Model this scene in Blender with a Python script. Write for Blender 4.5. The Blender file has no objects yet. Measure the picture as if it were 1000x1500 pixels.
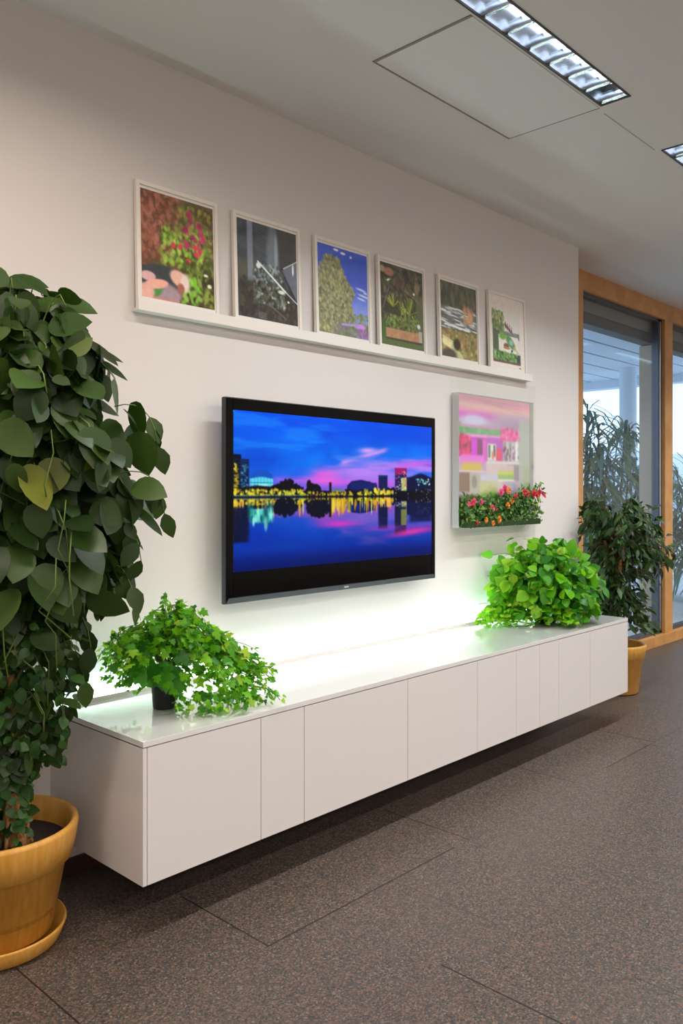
import bpy, math, random
import numpy as np
from mathutils import Vector, Matrix
random.seed(7); rng = np.random.default_rng(7)
S = bpy.context.scene; COL = S.collection
pi = math.pi

# ------------------------------------------------------------------ materials
def lin(c):
    c = np.asarray(c, float)/255.0
    return np.where(c <= .04045, c/12.92, ((c+.055)/1.055)**2.4)
def rgba(c): return tuple(float(v) for v in lin(c)) + (1.0,)

def mat(name, color=(200,200,200), rough=.5, metal=0.0, coat=0.0, spec=.5, emit=None, estr=0.0):
    m = bpy.data.materials.new(name); m.use_nodes = True
    b = m.node_tree.nodes['Principled BSDF']
    b.inputs['Base Color'].default_value = rgba(color)
    b.inputs['Roughness'].default_value = rough
    b.inputs['Metallic'].default_value = metal
    b.inputs['Coat Weight'].default_value = coat
    b.inputs['Coat Roughness'].default_value = .05
    b.inputs['Specular IOR Level'].default_value = spec
    if emit is not None:
        b.inputs['Emission Color'].default_value = rgba(emit)
        b.inputs['Emission Strength'].default_value = estr
    return m
def nd(m, t, **kw):
    n = m.node_tree.nodes.new(t)
    for k, v in kw.items(): setattr(n, k, v)
    return n
def lk(m, a, b): m.node_tree.links.new(a, b)
def bsdf(m): return m.node_tree.nodes['Principled BSDF']
def objco(m, scale=(1,1,1)):
    tc = nd(m, 'ShaderNodeTexCoord'); mp = nd(m, 'ShaderNodeMapping')
    mp.inputs['Scale'].default_value = scale
    lk(m, tc.outputs['Object'], mp.inputs['Vector']); return mp.outputs['Vector']
def ramp(m, fac, stops, interp='LINEAR'):
    r = nd(m, 'ShaderNodeValToRGB'); r.color_ramp.interpolation = interp
    e = r.color_ramp.elements
    while len(e) < len(stops): e.new(.5)
    for i, (p, c) in enumerate(stops): e[i].position = p; e[i].color = rgba(c)
    lk(m, fac, r.inputs['Fac']); return r.outputs['Color']
def bump(m, height, strength=.2, dist=.002):
    b = nd(m, 'ShaderNodeBump'); b.inputs['Strength'].default_value = strength; b.inputs['Distance'].default_value = dist
    lk(m, height, b.inputs['Height']); lk(m, b.outputs['Normal'], bsdf(m).inputs['Normal'])
def noise(m, vec, scale, detail=3):
    n = nd(m, 'ShaderNodeTexNoise'); n.inputs['Scale'].default_value = scale; n.inputs['Detail'].default_value = detail
    lk(m, vec, n.inputs['Vector']); return n.outputs['Fac']

def math_n(m, op, a, b=None, c=None):
    n = nd(m, 'ShaderNodeMath', operation=op)
    for i, x in enumerate((a, b, c)):
        if x is None: continue
        if isinstance(x, (int, float)): n.inputs[i].default_value = x
        else: lk(m, x, n.inputs[i])
    return n.outputs[0]

M = {}
m = M['wall'] = mat('wall_paint', (222,217,214), .85, spec=.2)
v = objco(m); bump(m, noise(m, v, 260, 4), .12, .001)
m = M['ceil'] = mat('ceiling_paint', (220,217,214), .9, spec=.2)
M['ceil_panel'] = mat('ceiling_panel_paint', (223,220,217), .85, spec=.2)
M['groove'] = mat('groove_dark', (140,132,125), .8)
M['groove_light'] = mat('panel_trim', (170,168,165), .5)
M['lacquer'] = mat('white_gloss_lacquer', (222,219,218), .14, coat=.5)
M['lacquer_top'] = mat('white_gloss_top', (230,231,230), .05, coat=.9, spec=.9)
M['lacquer_top'].node_tree.nodes['Principled BSDF'].inputs['Coat IOR'].default_value = 1.9
M['lacquer'].node_tree.nodes['Principled BSDF'].inputs['Coat IOR'].default_value = 1.6
M['seam'] = mat('cabinet_seam', (120,112,108), .6)
M['ledge'] = mat('white_ledge_paint', (232,228,222), .35)
M['frame'] = mat('white_frame', (236,230,220), .4)
M['frame_wood'] = mat('pale_frame', (214,200,180), .4)
M['tvblack'] = mat('tv_gloss_black', (4,4,4), .12, coat=0, spec=.14)
M['tvsilver'] = mat('tv_grey_edge', (96,106,112), .22, metal=.7)
M['tvbronze'] = mat('tv_side_edge', (58,62,66), .3, metal=.5, coat=.0)
M['darkplastic'] = mat('dark_plastic', (22,22,22), .45)
M['base'] = mat('baseboard_dark', (58,28,20), .35)
M['metal'] = mat('louvre_metal', (190,194,200), .22, metal=1.0)
M['dark_metal'] = mat('dark_rim', (60,56,52), .5)
M['alu'] = mat('grey_aluminium', (92,92,98), .35, metal=.6)
M['tube'] = mat('fluorescent_tube', (255,255,255), .4, emit=(225,238,255), estr=7.0)
M['led'] = mat('led_strip', (255,255,255), .4, emit=(212,255,242), estr=165.0)
M['soil'] = mat('potting_soil', (38,22,14), .95)
bump(M['soil'], noise(M['soil'], objco(M['soil']), 90, 4), .8, .01)

m = M['wood'] = mat('oak_frame', (190,130,70), .45)
v = objco(m, (2,30,2)); f = noise(m, v, 3, 4)
lk(m, ramp(m, f, [(.3,(184,130,70)),(.7,(210,158,98))]), bsdf(m).inputs['Base Color'])
m = M['pot'] = mat('ochre_pot', (200,140,40), .42, coat=.15)
v = objco(m, (22,22,1.2)); f = noise(m, v, 3.2, 4)
lk(m, ramp(m, f, [(.3,(190,134,44)),(.7,(208,156,72))]), bsdf(m).inputs['Base Color'])
m = M['bark'] = mat('bark', (150,100,55), .85)
v = objco(m, (1,1,.7)); f = noise(m, v, 55, 5)
lk(m, ramp(m, f, [(.3,(110,72,38)),(.5,(176,124,70)),(.72,(214,168,112))]), bsdf(m).inputs['Base Color']); bump(m, f, .9, .012)

def leafmat(name, stops, trans, tcol, rough=.4, coat=.1):
    m = bpy.data.materials.new(name); m.use_nodes = True
    b = bsdf(m); b.inputs['Roughness'].default_value = rough; b.inputs['Coat Weight'].default_value = coat*.3; b.inputs['Specular IOR Level'].default_value = .35
    b.inputs['Coat Roughness'].default_value = .25
    g = nd(m, 'ShaderNodeNewGeometry')
    r = nd(m, 'ShaderNodeValToRGB'); e = r.color_ramp.elements
    while len(e) < len(stops): e.new(.5)
    for i, (p, c) in enumerate(stops): e[i].position = p; e[i].color = rgba(c)
    lk(m, g.outputs['Random Per Island'], r.inputs['Fac'])
    lk(m, r.outputs['Color'], b.inputs['Base Color'])
    t = nd(m, 'ShaderNodeBsdfTranslucent'); 
    mx2 = nd(m, 'ShaderNodeMix', data_type='RGBA'); mx2.inputs[0].default_value = .6
    lk(m, r.outputs['Color'], mx2.inputs[6]); mx2.inputs[7].default_value = rgba(tcol)
    lk(m, mx2.outputs[2], t.inputs['Color'])
    mx = nd(m, 'ShaderNodeMixShader'); mx.inputs[0].default_value = trans
    lk(m, b.outputs[0], mx.inputs[1]); lk(m, t.outputs[0], mx.inputs[2])
    lk(m, mx.outputs[0], m.node_tree.nodes['Material Output'].inputs['Surface'])
    return m
M['leaf_dark'] = leafmat('large_green_leaf', [(0,(22,42,10)),(.35,(36,62,16)),(.7,(48,72,28)),(.985,(60,86,32)),(1,(112,116,28))], .10, (90,140,30), .42)
M['leaf_small'] = leafmat('small_green_leaf', [(0,(24,54,18)),(.5,(38,78,28)),(1,(60,100,38))], .2, (90,150,40), .4)
M['leaf_ivy'] = leafmat('ivy_leaf', [(0,(66,136,16)),(.4,(98,176,24)),(.75,(134,200,38)),(1,(186,216,66))], .5, (150,220,40), .4)
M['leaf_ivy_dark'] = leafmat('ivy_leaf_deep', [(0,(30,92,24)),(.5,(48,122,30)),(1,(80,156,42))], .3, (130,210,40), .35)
M['leaf_ficus'] = leafmat('ficus_leaf', [(0,(20,42,16)),(.5,(34,64,24)),(1,(60,92,38))], .16, (80,120,40), .42)
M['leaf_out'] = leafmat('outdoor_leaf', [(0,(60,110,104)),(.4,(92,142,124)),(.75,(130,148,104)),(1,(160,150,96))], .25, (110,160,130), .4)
M['stem'] = mat('green_stem', (96,120,50), .6)
M['stem_brown'] = mat('brown_stem', (110,78,50), .8)
M['petal_red'] = mat('red_petal', (214,30,60), .5)
M['petal_pink'] = mat('pink_petal', (226,70,120), .5)
M['petal_orange'] = mat('orange_petal', (236,140,30), .5)
M['out_white'] = mat('outdoor_white', (214,222,232), .7)
M['out_slat'] = mat('outdoor_soffit_white', (205,214,226), .6)
M['out_dark'] = mat('outdoor_gap', (70,84,100), .8)
M['out_ground'] = mat('outdoor_paving', (214,220,224), .85)
M['blind'] = mat('blind_housing', (150,142,128), .6)
M['blind2'] = mat('blind_underside', (104,102,100), .6)
M['jamb'] = mat('outer_jamb', (176,158,136), .6)

def clearmat(name, tint, gloss, rough=.02):
    m = bpy.data.materials.new(name); m.use_nodes = True; nt = m.node_tree
    nt.nodes.remove(bsdf(m))
    t = nd(m, 'ShaderNodeBsdfTransparent'); t.inputs['Color'].default_value = rgba(tint)
    g = nd(m, 'ShaderNodeBsdfGlossy'); g.inputs['Roughness'].default_value = rough
    lw = nd(m, 'ShaderNodeLayerWeight'); lw.inputs['Blend'].default_value = .5
    k = math_n(m, 'MULTIPLY_ADD', math_n(m, 'POWER', lw.outputs['Facing'], 4.0), .6*gloss, .04*gloss)
    mx = nd(m, 'ShaderNodeMixShader'); lk(m, k, mx.inputs[0]); lk(m, t.outputs[0], mx.inputs[1]); lk(m, g.outputs[0], mx.inputs[2])
    lk(m, mx.outputs[0], nt.nodes['Material Output'].inputs['Surface']); return m
M['glass'] = clearmat('window_glass', (246,249,251), .7)
M['acrylic'] = clearmat('clear_acrylic', (254,255,254), .9, .12)
M['acrylic_edge'] = m = clearmat('acrylic_edge', (250,253,251), .8, .15)
_o = m.node_tree.nodes['Material Output']; _s = _o.inputs['Surface'].links[0].from_socket
_d = nd(m, 'ShaderNodeBsdfDiffuse'); _d.inputs['Color'].default_value = rgba((228,222,224)); _x = nd(m, 'ShaderNodeMixShader'); _x.inputs[0].default_value = .38
lk(m, _s, _x.inputs[1]); lk(m, _d.outputs[0], _x.inputs[2]); lk(m, _x.outputs[0], _o.inputs['Surface'])

# floor: speckled rubber tiles with fine joints (tile grid fixed in the room)
m = M['floor'] = mat('speckled_floor', (100,84,76), .42, spec=.4)
vec = objco(m)
vo = nd(m, 'ShaderNodeTexVoronoi'); vo.inputs['Scale'].default_value = 215; lk(m, vec, vo.inputs['Vector'])
sep = nd(m, 'ShaderNodeSeparateColor'); lk(m, vo.outputs['Color'], sep.inputs['Color'])
c1 = ramp(m, sep.outputs[0], [(0,(46,49,54)),(.22,(62,60,58)),(.45,(77,69,62)),(.68,(87,77,68)),(.82,(110,79,66)),(.94,(103,94,85)),(1,(118,109,99))])
sx = nd(m, 'ShaderNodeSeparateXYZ'); lk(m, vec, sx.inputs[0]); X, Y = sx.outputs[0], sx.outputs[1]
joint = None
def seg(ax, pos, a, b, w, k):
    """joint line: along x (ax=0) at y=pos from a to b, or along y (ax=1) at x=pos"""
    global joint
    along, across = (X, Y) if ax == 0 else (Y, X)
    d = math_n(m, 'ABSOLUTE', math_n(m, 'SUBTRACT', across, pos))
    l = math_n(m, 'LESS_THAN', d, w)
    mid = (a+b)/2; h = abs(b-a)/2
    e = math_n(m, 'LESS_THAN', math_n(m, 'ABSOLUTE', math_n(m, 'SUBTRACT', along, mid)), h)
    o = math_n(m, 'MULTIPLY', math_n(m, 'MULTIPLY', l, e), k)
    joint = o if joint is None else math_n(m, 'MAXIMUM', joint, o)
W_ = .0026
for y in (-.42, -1.28, -1.70, -2.13): seg(0, y, -2, 12, W_*.7, .22)
seg(0, -.852, -2, 1.62, W_*.7, .25); seg(0, -.852, 1.62, 2.56, W_*1.5, .85); seg(0, -.855, 2.56, 3.8, W_*.8, .3); seg(0, -.86, 3.8, 4.3, W_*1.6, .8); seg(0, -.86, 4.3, 12, W_*1.4, .5)
for x in (1.06, 1.625, 2.655, 3.51, 4.365, 5.22): seg(1, x, -.85, -.42, W_*1.1, .9)
for x in (2.196,): seg(1, x, -1.28, -.9, W_, .5)
for x in (1.345, 3.05, 3.9, 4.75): seg(1, x, -1.28, -.86, W_, .22)
for x in (1.90,): seg(1, x, -1.70, -1.28, W_*1.1, 1.0)
for x in (2.76, 3.62, 4.47): seg(1, x, -1.70, -1.28, W_, .22)
seg(1, 2.22, -2.13, -1.70, W_, .6)
mx = nd(m, 'ShaderNodeMix', data_type='RGBA'); lk(m, joint, mx.inputs[0]); lk(m, c1, mx.inputs[6])
mx.inputs[7].default_value = rgba((30,24,22)); lk(m, mx.outputs[2], bsdf(m).inputs['Base Color'])
bump(m, vo.outputs['Distance'], .1, .001)

# ------------------------------------------------------------------ mesh helpers
class MB:
    def __init__(s): s.v = []; s.f = []; s.sm = []
    def add(s, vs, fs, smooth=False):
        o = len(s.v); s.v += [tuple(p) for p in vs]; s.f += [tuple(i+o for i in f) for f in fs]; s.sm += [smooth]*len(fs); return s
    def box(s, x0, x1, y0, y1, z0, z1, b=0):
        if b <= 0:
            vs = [(x,y,z) for x in (x0,x1) for y in (y0,y1) for z in (z0,z1)]
            return s.add(vs, [(0,1,3,2),(4,6,7,5),(0,4,5,1),(2,3,7,6),(0,2,6,4),(1,5,7,3)])
        import bmesh
        bm = bmesh.new(); bmesh.ops.create_cube(bm, size=1)
        for q in bm.verts: q.co = Vector(((x0+x1)/2+q.co.x*(x1-x0), (y0+y1)/2+q.co.y*(y1-y0), (z0+z1)/2+q.co.z*(z1-z0)))
        bmesh.ops.bevel(bm, geom=bm.edges[:], offset=b, segments=2, affect='EDGES')
        bm.verts.index_update()
        s.add([q.co[:] for q in bm.verts], [[q.index for q in f.verts] for f in bm.faces]); bm.free(); return s
    def lathe(s, prof, c=(0,0,0), n=56, smooth=True):
        vs = []; fs = []
        for r, z in prof:
            for i in range(n):
                a = 2*pi*i/n; vs.append((c[0]+r*math.cos(a), c[1]+r*math.sin(a), c[2]+z))
        for j in range(len(prof)-1):
            for i in range(n):
                k = (i+1) % n; fs.append((j*n+i, j*n+k, (j+1)*n+k, (j+1)*n+i))
        return s.add(vs, fs, smooth)
    def tube(s, pts, r, n=6, smooth=True):
        P = [Vector(p) for p in pts]; vs = []; fs = []
        for i, p in enumerate(P):
            t = (P[min(i+1, len(P)-1)]-P[max(i-1, 0)])
            if t.length < 1e-6: t = Vector((0,0,1))
            t.normalize(); u = t.cross(Vector((.31,.17,.93))); 
            if u.length < 1e-3: u = t.cross(Vector((1,0,0)))
            u.normalize(); w = t.cross(u)
            ri = r[i] if isinstance(r, (list, tuple)) else r
            for k in range(n):
                a = 2*pi*k/n; vs.append(p+u*(ri*math.cos(a))+w*(ri*math.sin(a)))
        for i in range(len(P)-1):
            for k in range(n):
                q = (k+1) % n; fs.append((i*n+k, i*n+q, (i+1)*n+q, (i+1)*n+k))
        fs.append(tuple(range(n))[::-1]); fs.append(tuple((len(P)-1)*n+k for k in range(n)))
        return s.add(vs, fs, smooth)
    def build(s, name, material, parent=None, label=None, loc=None):
        me = bpy.data.meshes.new(name)
        off = Vector((0,0,0))
        if parent is not None and parent.get('_w') is None: off = Vector(parent.location)
        if loc is not None: off = Vector(loc)
        me.from_pydata([tuple(Vector(p)-off) for p in s.v], [], s.f); me.update()
        me.polygons.foreach_set('use_smooth', s.sm)
        me.materials.append(material if not isinstance(material, str) else M[material])
        o = bpy.data.objects.new(name, me); COL.objects.link(o)
        if parent is not None: o.parent = parent
        elif loc is not None: o.location = loc
        if label: o['label'] = label
        return o

def tag(o, label=None, cat=None, group=None, kind=None):
    if label: o['label'] = label
    if cat: o['category'] = cat
    if group: o['group'] = group
    if kind: o['kind'] = kind
    return o
def thing(name, loc, label, cat, group=None):
    o = bpy.data.objects.new(name, None); COL.objects.link(o); o.location = loc; o.empty_display_size = .05
    return tag(o, label, cat, group)
def struct(name, mb, material, label=None):
    o = mb.build(name, material); tag(o, label, kind='structure'); return o
def child(mb, name, material, par, label=None):
    """part of a part: all our part objects sit at their thing's origin"""
    off = Vector(par.parent.location) if par.parent is not None else Vector(par.location)
    o = mb.build(name, material, None, label)
    me = o.data
    for q in me.vertices: q.co -= off
    o.parent = par; return o

# ------------------------------------------------------------------ painted prints (vertex colours on a fine grid)
def vnoise(h, w, fx, fy, seed):
    r = np.random.default_rng(seed); g = r.random((int(fy)+3, int(fx)+3))
    y = np.linspace(0, fy, h)[:, None]; x = np.linspace(0, fx, w)[None, :]
    yi = y.astype(int); xi = x.astype(int); ty = y-yi; tx = x-xi
    ty = ty*ty*(3-2*ty); tx = tx*tx*(3-2*tx)
    return (g[yi,xi]*(1-ty)*(1-tx)+g[yi+1,xi]*ty*(1-tx)+g[yi,xi+1]*(1-ty)*tx+g[yi+1,xi+1]*ty*tx)
def fbm(h, w, fx, fy, seed, oct=4):
    o = 0; a = .5; t = 0
    for i in range(oct): o = o+a*vnoise(h, w, fx*2**i, fy*2**i, seed+i*17); t += a; a *= .55
    return o/t
def sst(a, b, x): t = np.clip((x-a)/(b-a), 0, 1); return t*t*(3-2*t)
class Paint:
    def __init__(s, w, h, c=(0,0,0)):
        s.w, s.h = w, h; s.I = np.zeros((h, w, 3))+np.array(c, float)
        s.V, s.U = np.mgrid[0:h, 0:w].astype(float); s.U /= (w-1); s.V /= (h-1); s.asp = w/h; s.seed = 1; s.bl = 1
    def n(s, fx, fy, oct=4): s.seed += 31; return fbm(s.h, s.w, fx, fy, s.seed, oct)
    def mix(s, k, c): 
        k = np.clip(k, 0, 1)[..., None]; s.I = s.I*(1-k)+np.array(c, float)*k
    def add(s, k, c): s.I = s.I+np.clip(k, 0, 1)[..., None]*np.array(c, float)
    def rect(s, u0, v0, u1, v1, c, a=1, soft=.004):
        k = sst(u0-soft, u0+soft, s.U)*(1-sst(u1-soft, u1+soft, s.U))*sst(v0-soft, v0+soft, s.V)*(1-sst(v1-soft, v1+soft, s.V)); s.mix(k*a, c)
    def ell(s, u, v, ru, rv, c, a=1, soft=.3, rot=0):
        du = (s.U-u); dv = (s.V-v)
        if rot: du, dv = du*math.cos(rot)+dv*math.sin(rot), -du*math.sin(rot)+dv*math.cos(rot)
        d = np.sqrt((du/ru)**2+(dv/rv)**2); s.mix((1-sst(1-soft, 1+soft, d))*a, c)
    def line(s, u0, v0, u1, v1, wd, c, a=1):
        dx, dy = u1-u0, v1-v0; L = dx*dx+dy*dy+1e-9
        t = np.clip(((s.U-u0)*dx+(s.V-v0)*dy)/L, 0, 1)
        d = np.hypot(s.U-u0-t*dx, s.V-v0-t*dy); s.mix((1-sst(wd*.6, wd*1.3, d))*a, c)
    def blobs(s, n, box, size, cols, a=.9, seed=0, rot=None, ar=1.0, keep=None):
        r = random.Random(seed)
        for _ in range(n):
            u = r.uniform(box[0], box[2]); v = r.uniform(box[1], box[3])
            if keep and not keep(u, v): continue
            z = r.uniform(*size); s.ell(u, v, z, z*ar*s.asp, r.choice(cols), a*r.uniform(.5, 1), .4, (rot if rot is not None else r.uniform(-1.2, 1.2)))
def blur(I, k=1):
    for _ in range(k):
        Q = np.pad(I, ((1,1),(1,1),(0,0)), 'edge'); I = (Q[:-2,1:-1]+Q[2:,1:-1]+Q[1:-1,:-2]+Q[1:-1,2:]+2*Q[1:-1,1:-1])/6
    return I
def canvas(name, P, material, org, ux, uz, parent, world=True, label=None):
    """grid of painted points from top-left org, ux along the width, uz down the height"""
    w, h = P.w, P.h; P.I = blur(P.I, P.bl)
    o_ = np.array(org, float); a = np.array(ux, float); b = np.array(uz, float)
    co = o_+P.U[..., None]*a+P.V[..., None]*b
    if parent is not None and world: co = co-np.array(parent.location)
    me = bpy.data.meshes.new(name)
    me.vertices.add(w*h); me.vertices.foreach_set('co', co.reshape(-1).astype(np.float32))
    i = np.arange((h-1)*(w-1)); r, c = i//(w-1), i % (w-1)
    q = np.stack([r*w+c, (r+1)*w+c, (r+1)*w+c+1, r*w+c+1], 1)
    me.loops.add(q.size); me.loops.foreach_set('vertex_index', q.reshape(-1).astype(np.int32))
    me.polygons.add(len(q)); me.polygons.foreach_set('loop_start', (np.arange(len(q))*4).astype(np.int32))
    me.update(calc_edges=True)
    at = me.color_attributes.new('print', 'FLOAT_COLOR', 'POINT')
    cc = np.ones((w*h, 4), np.float32); cc[:, :3] = lin(np.clip(P.I, 0, 255)).reshape(-1, 3)
    at.data.foreach_set('color', cc.reshape(-1))
    me.materials.append(material); ob = bpy.data.objects.new(name, me); COL.objects.link(ob)
    if parent is not None: ob.parent = parent
    if label: ob['label'] = label
    return ob
def printmat(name, emit=0.0, rough=.12, coat=.6, base=1.0):
    m = mat(name, (0,0,0), rough, coat=coat); a = nd(m, 'ShaderNodeAttribute', attribute_name='print')
    if emit > 0: bsdf(m).inputs['Specular IOR Level'].default_value = .12
    if emit > 0:
        lk(m, a.outputs['Color'], bsdf(m).inputs['Emission Color']); bsdf(m).inputs['Emission Strength'].default_value = emit
    else: lk(m, a.outputs['Color'], bsdf(m).inputs['Base Color'])
    return m
M['print'] = printmat('glossy_print', 0, .08, .5)
M['print2'] = printmat('acrylic_print', 0, .1, .3)
M['screen'] = printmat('screen_picture', 1.78, .15, 0)

# ------------------------------------------------------------------ room
H = 2.992; XE = 5.17; WY = .25
struct('floor', MB().box(-2.6, 11.2, -6.6, WY+.09, -.1, 0), 'floor')
struct('wall_back', MB().box(-2.6, XE, 0, .36, -.1, H+.1), 'wall')
struct('wall_left', MB().box(-2.8, -2.6, -6.6, .36, -.1, H+.1), 'wall')
struct('wall_front', MB().box(-2.8, 11.4, -6.8, -6.6, -.1, H+.1), 'wall')
struct('wall_right', MB().box(11.2, 11.4, -6.6, WY+.09, -.1, H+.1), 'wall')
LX = [(-5.0+1.826*k, -5.0+1.826*k+1.187) for k in range(9)]
LX = [(a+.0, b) for a, b in LX]
off = 3.319-LX[4][1]; LX = [(a+off, b+off) for a, b in LX if a+off > -2.4 and b+off < 11]
LY0, LY1 = -1.194, -1.070
# ceiling with real openings for the recessed luminaires, plus a recess joint round the access panel
ROWS = [(LY0, LY1), (-3.66, -3.536), (-5.3, -5.176)]
mb = MB(); ys = sorted([-6.6, WY+.4]+[y for r in ROWS for y in r])
for i in range(0, len(ys), 2): mb.box(-2.6, 11.2, ys[i], ys[i+1], H, H+.02)
for r in ROWS:
    xs = [-2.6]+[x for a in LX for x in a]+[11.2]
    for i in range(0, len(xs), 2): mb.box(xs[i], xs[i+1], r[0], r[1], H, H+.02)
struct('ceiling', mb, 'ceil')
# access panel in the ceiling
PX0, PX1, PY0, PY1 = 2.387, 3.332, -1.052, -.608
g = .004
mb = MB().box(PX0-.012, PX0, PY0, PY1, H-.0035, H+.001).box(PX0-.012, PX1, PY1, PY1+.007, H-.0035, H+.001).box(PX1, PX1+.005, PY0, PY1+.007, H-.0035, H+.001)
o = struct('trim_1', mb, 'groove', 'thin joint strip round the square ceiling access panel')
o = struct('trim_2', MB().box(PX0+.001, PX1-.001, PY0, PY1-.002, H-.003, H+.001), 'ceil_panel', 'flat ceiling access panel beside the luminaire')
struct('trim_3', MB().box(3.40, 3.93, -1.045, -1.041, H-.002, H+.001), 'groove_light', 'faint ceiling joint between the two luminaires')
struct('baseboard_back', MB().box(-2.6, XE, -.012, 0, 0, .058), 'base')

# ------------------------------------------------------------------ luminaires
def luminaire(x0, x1, y0, y1, label, detail=True):
    t = thing('ceiling_luminaire', ((x0+x1)/2, (y0+y1)/2, H), label, 'ceiling light', 'recessed louvre luminaires')
    yc = (y0+y1)/2; hw = (y1-y0)/2
    b = MB(); d = .115
    b.box(x0, x1, y0, y0+.002, H-.001, H+d).box(x0, x1, y1-.002, y1, H-.001, H+d).box(x0, x0+.002, y0, y1, H-.001, H+d).box(x1-.002, x1, y0, y1, H-.001, H+d).box(x0, x1, y0, y1, H+d, H+d+.004)
    b.build('housing', 'dark_metal', t)
    r = MB(); w = .005
    r.box(x0-w, x1+w, y0-w, y0+.003, H-.004, H+.002).box(x0-w, x1+w, y1-.003, y1+w, H-.004, H+.002).box(x0-w, x0+.003, y0, y1, H-.004, H+.002).box(x1-.003, x1+w, y0, y1, H-.004, H+.002)
    r.build('rim', 'dark_metal', t)
    # parabolic side reflectors
    s = MB()
    for sg in (-1, 1):
        pr = []
        for k in range(9):
            q = k/8; pr.append((yc+sg*(hw-.004-(hw-.030)*q*q), H+.002+.085*q))
        vs = []; fs = []
        for (y, z) in pr: vs += [(x0+.003, y, z), (x1-.003, y, z)]
        for k in range(8): fs.append((2*k, 2*k+1, 2*k+3, 2*k+2))
        s.add(vs, fs, True)
    s.box(x0+.003, x1-.003, yc-.034, yc+.034, H+.1, H+.102)
    s.build('reflector', 'metal', t)
    n = 8
    for k in range(0, n+1):
        x = x0+(x1-x0)*k/n; x = min(max(x, x0+.006), x1-.006)
        vs = []; fs = []
        for yy in (y0+.003, y1-.003): vs += [(x, yy, H+.001), (x-.005, yy, H+.045), (x+.005, yy, H+.045), (x-.0018, yy, H+.02), (x+.0018, yy, H+.02)]
        MB().add(vs, [(0,3,8,5),(3,1,6,8),(0,5,9,4),(4,9,7,2),(1,2,7,6)], True).build('louvre_blade', 'metal', t)
    u = MB().tube([(x0+.03, yc, H+.073), (x1-.03, yc, H+.073)], .013, 14)
    u.build('tube', 'tube', t)
    return t
names = {0: 'silver louvred ceiling light behind the camera end of the row', 1: 'ceiling light of the wall row above the far left', 2: 'long silver louvred ceiling light beside the ceiling access panel', 3: 'silver louvred ceiling light cut by the right edge, nearest the windows'}
for a, b in LX:
    if b < 1.0: lab = 'silver louvred ceiling light of the wall row, before the access panel'
    if 1 < b < 2: lab = 'silver louvred ceiling light of the wall row, just before the access panel'
    elif 3 < b < 3.6: lab = 'long silver louvred ceiling light beside the square ceiling panel'
    elif 3.9 < a < 4.2: lab = 'silver louvred ceiling light cut off by the right edge of the photo'
    elif a > 5: lab = 'silver louvred ceiling light further along the row towards the windows'
    if a > -.5 and b < 7.2: luminaire(a, b, LY0, LY1, lab)

# unseen fill lamps added for warm ambient light: area lamps set in the openings of the other rows
def lamp(name, loc, sx, sy, power, col, spread=pi, rot=(0,0,0)):
    L = bpy.data.lights.new(name, 'AREA'); L.shape = 'RECTANGLE'; L.size = sx; L.size_y = sy; L.energy = power; L.color = col; L.spread = spread
    o = bpy.data.objects.new(name, L); COL.objects.link(o); o.location = loc; o.rotation_euler = rot; return o
for r in ROWS[1:]:
    for a, b in LX:
        lamp('fill_lamp', ((a+b)/2, (r[0]+r[1])/2, H+.005), b-a-.02, .11, 45, (1.0, .90, .82))
for a, b in LX:
    warm = b < 1.6
    lamp('luminaire_lamp', ((a+b)/2, (LY0+LY1)/2, H+.0005), b-a-.02, .105, 40 if warm else 36, (1.0, .86, .73) if warm else (.93, .98, 1.0), 2.75 if warm else 2.25)

# ------------------------------------------------------------------ windows
WX0, WX1 = 5.50, 11.2
ZB, ZT = .09, 2.86
mb = MB(); mb.box(WX0-.33, WX1, WY, WY+.08, ZT-.01, H+.0); struct('trim_4', mb, 'wood', 'oak header beam over the windows')
struct('trim_5', MB().box(XE, WX1, WY-.02, WY+.10, 0, ZB+.0, .003), 'wood', 'oak sill beam under the windows')
stiles = [5.62, 7.405-.17, 9.1, 10.9]
for i, x in enumerate(stiles):
    x0 = x if i else 5.17; x1 = x+.17 if i else 5.725
    struct('trim_%d' % (6+i), MB().box(x0, x1, WY, WY+.08, ZB, ZT-.01, .002), 'wood', 'upright oak window post')
for i in range(3):
    a = 5.725 if i == 0 else stiles[i]+.17; b = stiles[i+1]
    w = bpy.data.objects.new('window_%d' % (i+1), None); COL.objects.link(w); w.location = ((a+b)/2, WY+.05, ZB); tag(w, 'tall glazed panel looking onto the plants', kind='structure')
    f = MB(); t = .035
    f.box(a, a+.012, WY+.03, WY+.09, ZB, ZT-.01).box(b-.075, b, WY+.03, WY+.09, ZB, ZT-.01).box(a, b, WY+.03, WY+.09, ZT-.035, ZT-.01).box(a, b, WY+.03, WY+.09, ZB, ZB+.03)
    f.build('window_frame', 'alu', w)
    MB().box(b-.058, b-.040, WY+.02, WY+.03, ZB+.03, ZT-.03).build('window_rail', 'metal', w)
    MB().box(a+.012, b-.075, WY+.055, WY+.063, ZB+.03, ZT-.035).build('pane', 'glass', w)
# outer layer: blind housing and jambs beyond the glass
t = thing('blind_housing', (7.2, .42, 2.66), 'grey blind box outside along the top of the windows', 'blind')
MB().box(5.4, 11.2, .36, .50, 2.74, 2.88, .004).build('cover', 'blind', t)
MB().box(5.4, 11.2, .37, .49, 2.655, 2.738, .004).build('rolled_blind', 'blind2', t)
for x in (7.33, 9.2, 11.0):
    struct('trim_%d' % (10+int(x)), MB().box(x-.06, x+.15, .36, .50, 0, 2.65, .003), 'jamb', 'beige outer window post')
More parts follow.
